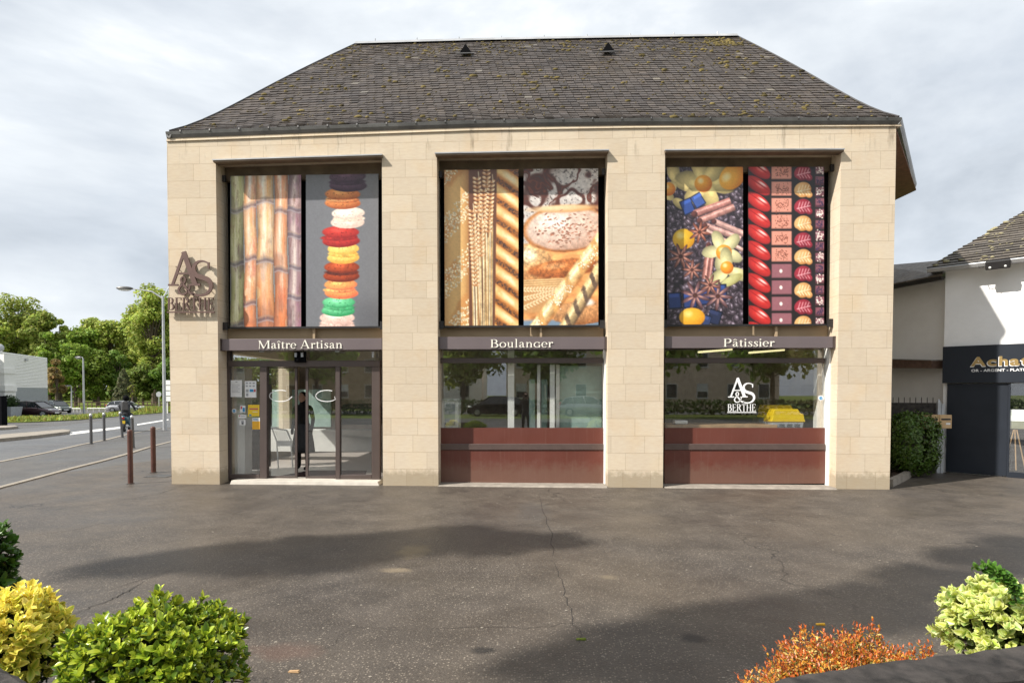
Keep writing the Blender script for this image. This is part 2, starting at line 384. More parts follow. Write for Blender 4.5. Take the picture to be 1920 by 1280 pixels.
def wr(f, stops):
    r = t.nodes.new('ShaderNodeValToRGB'); e = r.color_ramp.elements
    while len(e) < len(stops): e.new(.5)
    for q, (p, c) in zip(e, stops): q.position = p; q.color = (*c, 1)
    t.links.new(f, r.inputs[0]); return r.outputs[0]
cl = wr(wn(1.6, 9, .55, .25), [(.35, (.40, .445, .50)), (.45, (.56, .605, .66)), (.54, (.70, .74, .78)), (.63, (.95, .955, .96))])
cov = wr(wn(2.1, 6, .5), [(.25, (.80, .80, .80)), (.5, (.97, .97, .97))])
sc_ = t.nodes.new('ShaderNodeVectorMath'); sc_.operation = 'SCALE'; sc_.inputs['Scale'].default_value = SKY_GAIN = 8.6
t.links.new(cl, sc_.inputs[0])
mx = t.nodes.new('ShaderNodeMix'); mx.data_type = 'RGBA'; t.links.new(cov, mx.inputs[0]); t.links.new(sky.outputs[0], mx.inputs[6]); t.links.new(sc_.outputs[0], mx.inputs[7])
t.links.new(mx.outputs[2], bg.inputs[0]); bg.inputs[1].default_value = .1
sl = bpy.data.lights.new('sun', 'SUN'); sl.energy = 5.0; sl.angle = R(.9); sl.color = (1, .95, .875)
so = bpy.data.objects.new('sun', sl); col.objects.link(so); so.rotation_euler = SUN.to_track_quat('-Z', 'Y').to_euler(); so.location = (-20, -20, 25)
scene.view_settings.view_transform = 'Standard'; scene.view_settings.look = 'None'; scene.view_settings.exposure = .6; scene.view_settings.gamma = 1
# ------------------------------------------------------------------ serif lettering built from strokes
def crom(pts, n=6):
    P = [np.array(p, float) for p in pts]; P = [2*P[0]-P[1]]+P+[2*P[-1]-P[-2]]; out = []
    for i in range(1, len(P)-2):
        for k in range(n):
            t = k/n; a, b, c, d = P[i-1], P[i], P[i+1], P[i+2]
            out.append(.5*((2*b)+(-a+c)*t+(2*a-5*b+4*c-d)*t*t+(-a+3*b-3*c+d)*t**3))
    out.append(P[-2]); return out
def stroke(pts, n=6):          # pts: (x, y, width)
    S = crom(pts, n) if len(pts) > 2 else [np.array(p, float) for p in pts]
    L = []; Rr = []
    for i, p in enumerate(S):
        d = S[min(i+1, len(S)-1)][:2]-S[max(i-1, 0)][:2]; d = d/(np.linalg.norm(d)+1e-9); nn = np.array([-d[1], d[0]])
        L.append(p[:2]+nn*p[2]/2); Rr.append(p[:2]-nn*p[2]/2)
    return ('strip', L, Rr)
def rect(x0, y0, x1, y1): return ('strip', [np.array([x0, y0]), np.array([x0, y1])], [np.array([x1, y0]), np.array([x1, y1])])
def stem(x, y0, y1, w=.1, s=.05, top=1, bot=1, h=.028):
    o = [rect(x-w/2, y0, x+w/2, y1)]
    if bot: o.append(rect(x-w/2-s, y0, x+w/2+s, y0+h))
    if top == 1: o.append(rect(x-w/2-s, y1-h, x+w/2+s, y1))
    if top == 2: o.append(stroke([(x-w/2-s, y1-.04, .035), (x+.01, y1-.012, .035)]))
    return o
def oval(cx, cy, rx, ry, thin=.032, thick=.1, a0=0, a1=360, n=22):
    pts = []
    for k in range(n+1):
        a = R(a0+(a1-a0)*k/n); pts.append((cx+rx*math.cos(a), cy+ry*math.sin(a), thin+(thick-thin)*abs(math.cos(a))**1.4))
    return stroke(pts, 1)
X = .46; CAPH = .7
def glyph(c):
    T = .035
    if c == 'A': return .74, [stroke([(.07, 0, .035), (.34, .72, .04)]), stroke([(.34, .72, .10), (.62, 0, .10)]), rect(.18, .22, .5, .255), rect(0, 0, .18, .026), rect(.49, 0, .74, .026)]
    if c == 'M': return .94, stem(.12, 0, .7, .04)+stem(.80, 0, .7, .11)+[stroke([(.13, .69, .1), (.44, .02, .1)]), stroke([(.44, .02, .035), (.76, .69, .035)])]
    if c == 'B': return .64, stem(.14, 0, .7, .1, .05)+[oval(.30, .53, .17, .155, T, .1, -90, 90), oval(.32, .19, .22, .175, T, .11, -90, 90), rect(.14, .67, .31, .7), rect(.14, .365, .33, .392), rect(.14, 0, .33, .028)]
    if c == 'P': return .60, stem(.14, 0, .7, .1, .05)+[oval(.31, .51, .21, .177, T, .11, -90, 90), rect(.14, .67, .32, .7), rect(.14, .32, .32, .348)]
    if c == 'E': return .60, stem(.14, 0, .7, .1, .05)+[rect(.14, .67, .52, .7), rect(.14, 0, .54, .03), rect(.14, .35, .40, .378), rect(.5, .57, .528, .7), rect(.52, 0, .55, .15), rect(.385, .29, .41, .44)]
    if c == 'R': return .68, stem(.14, 0, .7, .1, .05)+[oval(.30, .53, .19, .157, T, .11, -90, 90), rect(.14, .67, .31, .7), rect(.14, .36, .31, .388), stroke([(.32, .37, .1), (.60, .01, .1)]), rect(.54, 0, .70, .026)]
    if c == 'T': return .64, stem(.32, 0, .7, .1, .06, 0)+[rect(.03, .665, .61, .7), rect(.03, .56, .058, .7), rect(.582, .56, .61, .7)]
    if c == 'H': return .74, stem(.14, 0, .7, .1, .05)+stem(.58, 0, .7, .1, .05)+[rect(.14, .345, .58, .378)]
    if c == 'G': return .52, [oval(.25, X/2, .20, X/2-.012, T, .09, 35, 330), stem(.42, .0, .22, .08, .045, 1, 0)[0], rect(.32, .2, .50, .226), rect(.41, .33, .435, X)]
    if c == 'a': return .46, [rect(.27, .04, .355, .32), stroke([(.08, .35, .06), (.14, .425, .05), (.22, .445, .04), (.29, .41, .07), (.31, .3, .085)]), stroke([(.31, .27, .03), (.16, .235, .05), (.085, .14, .085), (.12, .04, .06), (.2, .025, .04), (.31, .1, .03)]), stroke([(.31, .06, .07), (.36, .02, .05), (.44, .045, .03)])]
    if c in 'iî': 
        g = stem(.12, 0, X, .085, .045, 2)
        g += [oval(.115, .62, .032, .032, .05, .05)] if c == 'i' else [stroke([(.0, .545, .035), (.12, .64, .05)]), stroke([(.12, .64, .05), (.24, .545, .035)])]
        return .25, g
    if c == 'â':
        w, g = glyph('a'); return w, g+[stroke([(.08, .545, .035), (.21, .64, .05)]), stroke([(.21, .64, .05), (.34, .545, .035)])]
    if c == 't': return .30, [rect(.09, .05, .175, .56), rect(.0, X-.028, .28, X), stroke([(.13, .08, .085), (.18, .018, .05), (.29, .05, .03)])]
    if c == 'r': return .36, stem(.12, 0, X, .085, .05, 2)+[stroke([(.15, .3, .03), (.22, .42, .045), (.31, .425, .07)]), oval(.31, .40, .03, .03, .05, .05)]
    if c == 'e': return .44, [oval(.22, X/2, .175, X/2-.012, T, .085, 5, 318), rect(.05, .235, .39, .262)]
    if c == 's': return .36, [stroke([(.30, .36, .03), (.24, .43, .035), (.14, .43, .05), (.09, .35, .075), (.17, .26, .085), (.27, .18, .085), (.29, .09, .07), (.22, .03, .04), (.12, .025, .035), (.055, .11, .03)]), rect(.29, .32, .312, .45), rect(.04, .01, .062, .14)]
    if c == 'n': return .54, stem(.12, 0, X, .085, .045, 2)+stem(.40, 0, .33, .085, .045, 0)+[stroke([(.15, .33, .03), (.24, .42, .045), (.34, .42, .06), (.40, .32, .085)])]
    if c == 'o': return .48, [oval(.24, X/2, .195, X/2-.012, T, .09)]
    if c == 'u': return .54, [rect(.09, .13, .175, X), rect(.02, X-.028, .13, X), rect(.35, 0, .435, X), rect(.28, X-.028, .39, X), rect(.39, 0, .49, .028), stroke([(.132, .15, .085), (.18, .04, .06), (.27, .035, .04), (.36, .11, .03)])]
    if c == 'l': return .25, stem(.12, 0, .74, .085, .045, 2)
    if c == ' ': return .24, []
def put_strips(mb, strips, mapf, front, thick):
    """mapf(x, y) -> world point of the letter plane; each piece a prism, fronts stepped by a hair"""
    for k, (_, L, Rr) in enumerate(strips):
        o = (k % 5)*.0006; fr = front; n = len(L)
        A = [mapf(*p)+fr*(thick+o) for p in L]; B = [mapf(*p)+fr*(thick+o) for p in Rr]; C = [mapf(*p) for p in L]; D = [mapf(*p) for p in Rr]
        i0 = len(mb.v); mb.v += A+B+C+D; fs = []
        for i in range(n-1):
            a, b, c, d = i0, i0+n, i0+2*n, i0+3*n
            fs += [(a+i, a+i+1, b+i+1, b+i), (c+i, d+i, d+i+1, c+i+1), (a+i, c+i, c+i+1, a+i+1), (b+i, b+i+1, d+i+1, d+i)]
        fs += [(i0, i0+n, i0+3*n, i0+2*n), (i0+n-1, i0+3*n-1, i0+4*n-1, i0+2*n-1)]
        mb.f += fs; mb.m += [mb.mi]*len(fs)
FRONT = Vector((0, -1, 0))
def word(parent, txt, mapf, mat, front=FRONT, thick=.012, name='letter', track=.03):
    """each letter a part of its sign; mapf in em units"""
    x = 0
    for c in txt:
        adv, st = glyph(c)
        if st:
            mb = MB(); x0 = x
            put_strips(mb, st, lambda a, b: mapf(a+x0, b), front, thick); mb.build(name, mat, parent)
        x += adv+track
def width(txt, track=.03): return sum(glyph(c)[0]+track for c in txt)-track
def logo(parent, P, mat, thick, name='letter', front=FRONT):
    """monogram in the pixel frame of the big wall sign; P(px, py) -> world"""
    def q(st, f):
        mb = MB(); put_strips(mb, st, lambda a, b: f(a, b), front, thick); mb.build(name, mat, parent)
    q([stroke([(175, 672, 34), (330, 232, 36)]), stroke([(322, 232, 62), (478, 672, 64)]), ('strip', [np.array([246, 508]), np.array([246, 532])], [np.array([420, 508]), np.array([420, 532])]),
       ('strip', [np.array([118, 660]), np.array([118, 684])], [np.array([250, 660]), np.array([250, 684])]), ('strip', [np.array([420, 656]), np.array([420, 682])], [np.array([545, 656]), np.array([545, 682])])], P)
    q([stroke([(655, 385, 18), (610, 364, 22), (560, 355, 24), (505, 372, 34), (463, 420, 44), (462, 490, 50), (500, 545, 62), (570, 572, 64), (640, 598, 62), (682, 652, 52), (682, 722, 44), (640, 780, 36), (575, 808, 28), (500, 808, 28), (430, 780, 34)]),
       ('strip', [np.array([640, 372]), np.array([644, 455])], [np.array([668, 372]), np.array([664, 455])])], P)
    q([stroke([(470, 808, 26), (405, 775, 30), (350, 705, 30), (300, 640, 28), (288, 595, 22), (318, 562, 18), (345, 590, 20), (336, 635, 20), (290, 680, 22), (258, 725, 26), (268, 775, 26), (310, 798, 22), (360, 778, 20), (400, 720, 18), (408, 680, 16)]),
       ('strip', [np.array([380, 668]), np.array([380, 684])], [np.array([432, 668]), np.array([432, 684])])], P)
    s = 165/.70; k = 628/(width('BERTHE', .01)*s)
    word(parent, 'BERTHE', lambda a, b: P(102+a*s*k, 1005-b*s), mat, front, thick, name, .01)
    q([('strip', [np.array([102, 1024]), np.array([102, 1042])], [np.array([735, 1024]), np.array([735, 1042])])], P)
def sans(parent, txt, origin, xdir, up, size, mat, thick=.01, name='letter', bold=.0, width_to=None):
    """plain lettering from Blender's own built-in font, turned into a mesh"""
    cu = bpy.data.curves.new('lettering', 'FONT'); cu.body = txt; cu.size = 1; cu.extrude = 0; cu.offset = bold; cu.resolution_u = 3
    tmp = bpy.data.objects.new('lettering', cu); col.objects.link(tmp); bpy.context.view_layer.update()
    dg = bpy.context.evaluated_depsgraph_get(); me = tmp.evaluated_get(dg).to_mesh()
    vs = [v.co.copy() for v in me.vertices]; fs = [tuple(p.vertices) for p in me.polygons]; tmp.evaluated_get(dg).to_mesh_clear()
    bpy.data.objects.remove(tmp); xm = max(v.x for v in vs) if vs else 1
    kx = (width_to/(xm*size)) if width_to else 1
    nn = xdir.cross(up).normalized()
    mb = MB(); mb.add([origin+xdir*(v.x*size*kx)+up*(v.y*size)+nn*thick for v in vs], fs)
    me2 = mb.build(name, mat, parent)
    return me2
# ------------------------------------------------------------------ printed boards: colours worked out per point, stored in the board's mesh
class Paint:
    def __init__(s, asp, n=150, bg=(100, 100, 100)):
        s.w = n; s.h = int(n*asp); s.asp = asp
        s.y, s.x = np.meshgrid(np.linspace(0, asp, s.h), np.linspace(0, 1, s.w), indexing='ij')
        s.img = np.zeros((s.h, s.w, 3))+np.array(bg, float); s.r = np.random.default_rng(5)
    def noise(s, fx, fy, seed=0, oct=4, rough=.55, x=None, y=None):
        x = s.x if x is None else x; y = s.y if y is None else y
        out = np.zeros(x.shape); amp = 1; tot = 0
        g = np.random.default_rng(seed+99).random((64, 64))
        for o in range(oct):
            X_ = x*fx*2**o+o*7.3; Y_ = y*fy*2**o+o*3.1; xi = np.floor(X_).astype(int); yi = np.floor(Y_).astype(int); a = X_-xi; b = Y_-yi
            a = a*a*(3-2*a); b = b*b*(3-2*b)
            f = lambda i, j: g[(yi+j) % 64, (xi+i) % 64]
            out += amp*((f(0, 0)*(1-a)+f(1, 0)*a)*(1-b)+(f(0, 1)*(1-a)+f(1, 1)*a)*b); tot += amp; amp *= rough
        return out/tot
    def mix(s, m, c):
        m = np.clip(m, 0, 1)[..., None]; s.img = s.img*(1-m)+np.array(c, float)*m
    def ss(s, a, b, v): t = np.clip((v-a)/(b-a), 0, 1); return t*t*(3-2*t)
    def local(s, cx, cy, ang):
        c, n = math.cos(ang), math.sin(ang); dx = s.x-cx; dy = s.y-cy
        return dx*c+dy*n, -dx*n+dy*c
    def ell(s, cx, cy, rx, ry, ang=0, c=(255, 0, 0), dark=None, hl=None, soft=.1, wob=0, seed=0, lx0=-.3, ly0=-.35, tex=0.0):
        m = max(rx, ry)*1.25+.02; j0 = max(0, int((cy-m)/s.asp*s.h)); j1 = min(s.h, int((cy+m)/s.asp*s.h)+2); i0 = max(0, int((cx-m)*s.w)); i1 = min(s.w, int((cx+m)*s.w)+2)
        if j1 <= j0 or i1 <= i0: return
        sub = (slice(j0, j1), slice(i0, i1)); x = s.x[sub]-cx; y = s.y[sub]-cy; ca, sa = math.cos(ang), math.sin(ang); u = (x*ca+y*sa)/rx; v = (-x*sa+y*ca)/ry
        d = np.sqrt(u*u+v*v)
        if wob: d = d*(1+wob*(s.noise(9, 9, seed, 3, x=s.x[sub], y=s.y[sub])-.5))
        a = np.clip((1+soft-d)/(2*soft), 0, 1)[..., None]
        C = np.zeros(a.shape[:2]+(3,))+np.array(c, float)
        if dark is not None:
            k = np.clip((u-lx0)**2+(v-ly0)**2, 0, 1.8)/1.8; C = C*(1-k[..., None])+np.array(dark, float)*k[..., None]
        if hl is not None:
            q = np.clip(1-((u-lx0)**2+(v-ly0)**2)*5, 0, 1)[..., None]; C = C*(1-q)+np.array(hl, float)*q
        if tex: C = np.clip(C*(1+tex*(s.noise(26, 26, seed+7, 4, .7, x=s.x[sub], y=s.y[sub])-.5))[..., None], 0, 255)
        s.img[sub] = s.img[sub]*(1-a)+C*a
    def bar(s, x0, y0, x1, y1, w, c, dark=None, hl=None, soft=.01, tw=None):
        """a rounded rod from one point to another, lit across its width"""
        L = math.hypot(x1-x0, y1-y0); ang = math.atan2(y1-y0, x1-x0); u, v = s.local(x0, y0, ang); q = v/(w/2)
        m = s.ss(1+soft/w*2, 1-soft/w*2, np.abs(q))*s.ss(-soft, soft, u)*s.ss(L+soft, L-soft, u)
        C = np.zeros(s.img.shape)+np.array(c, float)
        if dark is not None: k = np.clip(q*.75+.3, 0, 1)[..., None]**1.4; C = C*(1-k)+np.array(dark, float)*k
        if hl is not None: k = np.exp(-((q+.35)/.22)**2)[..., None]*.8; C = C*(1-k)+np.array(hl, float)*k
        if tw is not None:
            per, ph, c2, fr = tw; z = np.sin((u+v*.8+ph)*2*math.pi/per); k = s.ss(fr-.4, fr+.4, z+1.6*(s.noise(22, 22, 4, 4, .75)-.5))[..., None]*.9; C = C*(1-k)+np.array(c2, float)*k
        C = np.clip(C*(1+.75*(s.noise(16, 16, 31, 5, .72)-.5))[..., None], 0, 255)
        m = m[..., None]; s.img = s.img*(1-m)+C*m
    def rectm(s, x0, y0, x1, y1, c, ang=0, soft=.008):
        cx, cy = (x0+x1)/2, (y0+y1)/2; u, v = s.local(cx, cy, ang); m = s.ss(soft, -soft, np.abs(u)-(x1-x0)/2)*s.ss(soft, -soft, np.abs(v)-(y1-y0)/2); s.mix(m, c); return m
    def dots(s, n, fn, r, c, seed=0):
        g = np.random.default_rng(seed)
        for _ in range(n):
            p = fn(g)
            if p is None: continue
            s.ell(p[0], p[1], r*g.uniform(.7, 1.3), r*g.uniform(.5, .9), g.uniform(0, 3), np.array(c)*g.uniform(.75, 1.1), soft=.4)

def p_cane():
    p = Paint(2.15); xs = [0, .195, .375, .62, .815, 1.02]
    cols = [((164, 160, 84), (226, 216, 160), [.48, 1.23, 2.1]), ((236, 150, 84), (255, 226, 190), [.42, 1.16, 1.8]), ((242, 168, 92), (255, 236, 206), [.36, 1.2, 2.03]), ((234, 132, 78), (255, 220, 184), [.50, 1.33]), ((136, 98, 104), (206, 166, 158), [.48, .85, 1.3, 1.72])]
    for i, (base, hi, nodes) in enumerate(cols):
        a, b = xs[i], xs[i+1]; wob = .012*np.sin(p.y*5+i*2); q = (p.x-wob-a)/(b-a); m = (q >= 0)*(q <= 1.0)
        pr = np.clip(np.sin(np.clip(q, 0, 1)*math.pi), 0, 1)**.5
        st = p.noise(46, 3.2, i*7, 5, .7); bl = p.noise(6, 2.4, 50+i, 4)
        C = np.array(base)[None, None]*(1-pr[..., None])*.35+(np.array(base)*(1-np.clip((st-.35)*2, 0, 1))[..., None]+np.array(hi)*np.clip((st-.35)*2, 0, 1)[..., None])*pr[..., None]
        gl = np.exp(-((q-.42)/.15)**2)*np.clip((p.noise(9, 1.6, 70+i, 5, .65)-.30)*2.6, 0, 1)*(1.0 if i in (1, 2, 3) else .6); C = C*(1-gl[..., None])+np.array((255, 246, 226))*gl[..., None]
        hu = np.clip((p.noise(7, 3, 140+i, 5, .7)-.52)*4, 0, 1)*.5; C = C*(1-hu[..., None])+np.array([(120, 100, 44), (186, 72, 64), (196, 84, 56), (196, 66, 46), (140, 66, 112)][i])*hu[..., None]
        low = np.clip((p.y-1.1)/1.3, 0, .8)*(bl > .3) if i in (1, 2, 3) else np.zeros(p.x.shape)
        C = C*(1-low[..., None]*.9)+np.array((214, 84, 34))*low[..., None]*.9*pr[..., None]**.5
        k = np.clip((bl-.54)*7, 0, 1)*(.55 if i in (0, 4) else .3); C = C*(1-k[..., None])+np.array((62, 46, 48))*k[..., None]
        k = np.clip((p.noise(34, 7, 20+i, 5, .75)-.58)*5, 0, 1)*(.6 if i in (0, 4) else .35); C = C*(1-k[..., None])+np.array((84, 44, 34))*k[..., None]
        m = m[..., None]; p.img = p.img*(1-m)+C*m
        for ny in nodes:
            yy = p.y-ny-.018*np.sin(q*5+i)-.012*(p.noise(30, 6, 3+i)-.5); band = np.exp(-(yy/.032)**2)*m[..., 0]; p.mix(band*.8*(.55+.6*p.noise(40, 20, i+9)), (58, 54, 66)); p.mix(np.exp(-((yy-.03)/.010)**2)*m[..., 0]*.5, (176, 176, 186)); p.mix(np.exp(-((yy+.038)/.012)**2)*m[..., 0]*.5, (148, 116, 96))
            p.mix(np.exp(-np.clip(yy, 0, 9)/.12)*(yy > 0)*m[..., 0]*.28, (92, 62, 66))
    return p
def p_macaron():
    p = Paint(2.12, 150, (108, 109, 114)); p.img *= (1-.12*np.clip(np.abs(p.x-.4), 0, 1))[..., None]; p.mix(np.exp(-((p.x-.95)/.35)**2-((p.y-1.98)/.25)**2)*.45, (60, 61, 66))
    L = [(.43, 2.04, .25, .2, (248, 214, 196), (214, 170, 156), (236, 196, 180), .11), (.445, 1.83, .235, .27, (112, 214, 148), (36, 138, 78), (96, 190, 128), .13), (.49, 1.61, .235, .2, (252, 176, 88), (226, 96, 60), (255, 216, 112), .1), (.50, 1.37, .25, .24, (190, 70, 30), (104, 30, 14), (64, 26, 22), .1),
         (.51, 1.12, .225, .22, (254, 224, 112), (226, 160, 60), (246, 206, 96), .1), (.50, .88, .26, .22, (208, 50, 40), (132, 18, 20), (176, 40, 34), .1), (.485, .63, .235, .26, (254, 240, 224), (226, 190, 172), (246, 214, 186), .1), (.515, .37, .25, .22, (232, 140, 72), (160, 74, 36), (226, 168, 104), .1), (.49, .10, .26, .22, (86, 58, 78), (44, 28, 44), (66, 42, 62), .1)]
    XY = [(.43, 2.05), (.445, 1.83), (.49, 1.585), (.49, 1.345), (.515, 1.09), (.49, .86), (.575, .60), (.51, .335), (.58, .095)]
    for j, (_, cy, rx, h, c, dk, fill, rh) in enumerate(L):
        cx, cy = XY[j]; h = .285 if j not in (1, 2) else .27; jit = .02*math.sin(j*2.3)
        p.ell(cx, cy+h*.22, rx*.99, h*.30, .02*math.sin(j), c, dk, None, .05, .07, j, -.2, -.55, .3)
        p.ell(cx+jit, cy+.01, rx*.95, h*.17, .03*math.sin(j*2), fill, dk, None, .07, .26, j+20, tex=.8)
        p.ell(cx+jit*.5, cy-h*.22, rx*.97, h*.30, .03*math.sin(j*3), c, dk, tuple(min(255, v*1.12+14) for v in c), .05, .06, j+40, -.15, -.3, .28)
        p.mix(np.exp(-((p.y-cy+h*.0)/.008)**2)*(np.abs(p.x-cx) < rx*.86)*.5*(p.noise(40, 40, j) > .4), dk)
        g = np.random.default_rng(j)
        for _ in range(26): a = g.uniform(-.85, .85); p.ell(cx+a*rx, cy+g.uniform(-.4, .4)*h, .008, .006, 0, np.array(dk)*.9, soft=.5)
    return p
def p_wheat():
    p = Paint(2.1, 150, (178, 120, 66)); n = p.noise(5, 2, 3, 5)
    m = p.ss(.36, .30, p.x-.02*np.sin(p.y*3)); q = np.clip(p.x/.34, 0, 1); prof = np.sin(np.clip(.15+q*.85, 0, 1)*math.pi)**.5
    C = np.array((226, 176, 104))*prof[..., None]+np.array((130, 72, 32))*(1-prof)[..., None]; k = p.ss(.45, .65, p.noise(4, 2.2, 8, 4)+.2*np.sin((p.y*1.6+p.x*1.4)*6)); C = C*(1-.55*k[..., None])+np.array((196, 120, 58))*.55*k[..., None]; p.img = p.img*(1-m[..., None])+C*m[..., None]
    def ses(g):
        x, y = g.uniform(0, .33), g.uniform(0, 2.1); return (x, y) if math.sin((y*1.55+x*1.9)*5.4+1) > -.1 else None
    p.dots(900, ses, .013, (250, 226, 180), 1)
    p.mix(p.ss(.32, .345, p.x)*p.ss(.73, .70, p.x), (92, 52, 34))
    for i in range(26):
        x0 = .36+.3*i/25; x1 = .40+.24*i/25+.02*math.sin(i*5); c = [(240, 214, 160), (214, 168, 104), (250, 232, 190), (188, 130, 74)][i % 4]; p.bar(x1, 2.15, x0+.02*math.sin(i*3), .75+.3*math.sin(i*1.7), .017, c, tuple(v*.55 for v in c))
    for (ex, ey, l, tl) in [(.37, .55, 1.05, .06), (.44, .12, .5, .02), (.53, .28, .5, -.02), (.49, .7, .5, .0), (.63, .16, .75, -.04), (.57, .0, .3, 0)]:
        k = int(l/.055)
        for i in range(k):
            y = ey+i*.055; x = ex+tl*i/k
            for sd in (-1, 1): p.ell(x+sd*.026, y, .036, .02, sd*1.05+1.57, (240, 200, 146) if (i+int(ex*10)) % 3 else (222, 166, 112), (150, 88, 46), (255, 238, 206), .15)
        p.bar(ex+.02, ey-.1, ex+.03, ey+.02, .008, (250, 230, 190))
    p.bar(.69, 2.1, .745, .18, .014, (236, 190, 120), (150, 90, 40))
    bx = .705-.03*p.y/2.1; m = p.ss(bx-.005, bx+.02, p.x); ph = (p.y-.72*(p.x-.85))/.273; fr = ph-np.floor(ph)
    prof = np.sin(np.clip(fr/.70, 0, 1)*math.pi)**.6; C = np.array((248, 206, 132))*prof[..., None]+np.array((176, 96, 34))*(1-prof)[..., None]; k = np.clip((p.noise(12, 12, 31, 5)-.5)*3, 0, 1)*.5; C = C*(1-k[..., None])+np.array((206, 138, 66))*k[..., None]
    hl = np.exp(-((fr-.3+.3*(p.noise(9, 9, 91, 4)-.5))/.13)**2)*.75*p.ss(.2, .6, (p.x-bx)/.27)*p.ss(1.02, .8, (p.x-bx)/.29); C = C*(1-hl[..., None])+np.array((255, 240, 200))*hl[..., None]; tn = np.exp(-((fr-.62)/.10)**2)*.5; C = C*(1-tn[..., None])+np.array((170, 84, 28))*tn[..., None]
    fr = fr+.34*(p.noise(13, 13, 33, 5, .75)-.5); sd = p.ss(.64, .80, fr)*p.ss(1.06, .92, fr); k = sd*(.15+1.5*(p.noise(60, 60, 44, 2)-.22)); k = np.clip(k, 0, 1)[..., None]; C = C*(1-k)+np.array((44, 34, 36))*k; p.img = p.img*(1-m[..., None])+C*m[..., None]
    return p
def p_loaf():
    p = Paint(2.1, 150, (216, 206, 198)); w = p.noise(3, 3, 5, 3)-.5; a = np.abs(p.noise(3.2, 3.0, 61, 4, .5, p.x+w*.3, p.y+w*.3)-.5); b = np.abs(p.noise(2.1, 2.3, 66, 3)-.5)
    p.img = p.img*(.8+.3*p.noise(25, 25, 70, 3))[..., None]; p.mix(p.ss(.075, .02, np.minimum(a, b*1.1)), (74, 36, 28)); p.mix(p.ss(.62, .72, p.noise(40, 40, 9, 3))*.7, (56, 46, 44)); p.mix(p.ss(.02, .0, a)*.7, (128, 58, 36))
    p.mix(p.ss(1.02, 1.12, p.y-.1*p.x), (178, 104, 52))
    n = p.noise(5, 9, 12, 5); m = p.ss(.98, 1.05, p.y); C = np.array((226, 160, 92))*n[..., None]*1.5+np.array((140, 70, 34))*(1-n)[..., None]*.8; p.img = p.img*(1-m[..., None])+np.clip(C, 0, 255)*m[..., None]
    p.ell(.1, 1.28, .32, .28, .5, (222, 172, 112), (158, 92, 46), (250, 226, 188), .06, .16, 3, tex=1.0); p.ell(.55, 1.33, .5, .12, -.1, (190, 104, 48), (120, 56, 26), (226, 150, 90), .12, .3, 4, tex=1.0)
    p.ell(.56, .80, .58, .315, -.06, (196, 128, 72), (150, 84, 40), None, .03, .05, 7, tex=.6); p.ell(.58, .80, .545, .285, -.06, (232, 206, 188), (190, 146, 122), (250, 236, 224), .05, .06, 8, tex=.5)
    p.ell(.55, .53, .45, .05, -.03, (244, 206, 156), (206, 140, 76), None, .3)
    g = np.random.default_rng(3)
    for _ in range(170):
        u, v = g.normal(0, .42), g.normal(0, .42)
        if u*u+v*v < .8: p.ell(.58+u*.52, .80+v*.28, g.uniform(.006, .026), g.uniform(.004, .013), g.uniform(-.6, .3), np.array((150, 96, 74))*g.uniform(.8, 1.3), soft=.35)
    m = p.ss(1.46, 1.5, p.y+.03*p.x)*p.ss(1.96, 1.9, p.y)*p.ss(.55, .45, p.x-(1.9-p.y)*.25); p.mix(m, (196, 140, 84))
    for i in range(5): p.bar(0, 1.50+.03*i, .7, 1.47+.028*i, .014, (238, 206, 150), (150, 96, 50))
    for r_ in range(3):
        for i in range(11):
            y = 1.62+.12*r_-.02*i*(r_*.5); 
            for sd in (-1, 1): p.ell(.02+i*.042, y+sd*.022, .034, .016, sd*.6, (244, 214, 164), (166, 106, 58), None, .2)
    p.mix(p.ss(2.0, 2.06, p.y+.02*p.x), (106, 128, 150)); p.ell(.78, 1.93, .42, .16, -.08, (200, 140, 88), (140, 82, 44), None, .05, .16, 5, tex=.9); p.ell(.84, 1.78, .10, .05, .1, (240, 226, 212), soft=.3, wob=.5)
    p.bar(.46, 2.3, 1.2, 1.05, .17, (226, 190, 128), (84, 62, 44), (250, 226, 172), .02, (.22, 0, (78, 60, 50), .5))
    p.bar(.05, 2.3, 1.15, .80, .185, (244, 212, 148), (160, 98, 48), (255, 244, 212), .02, (.30, .05, (206, 146, 80), .5))
    def ses(g):
        t = g.uniform(0, 1); o = g.normal(0, .045); x = .05+1.1*t+o*.8; y = 2.3-1.5*t+o*.6; return (x, y) if math.sin(t*19) > -.2 else None
    p.dots(420, ses, .011, (255, 240, 206), 6)
    return p
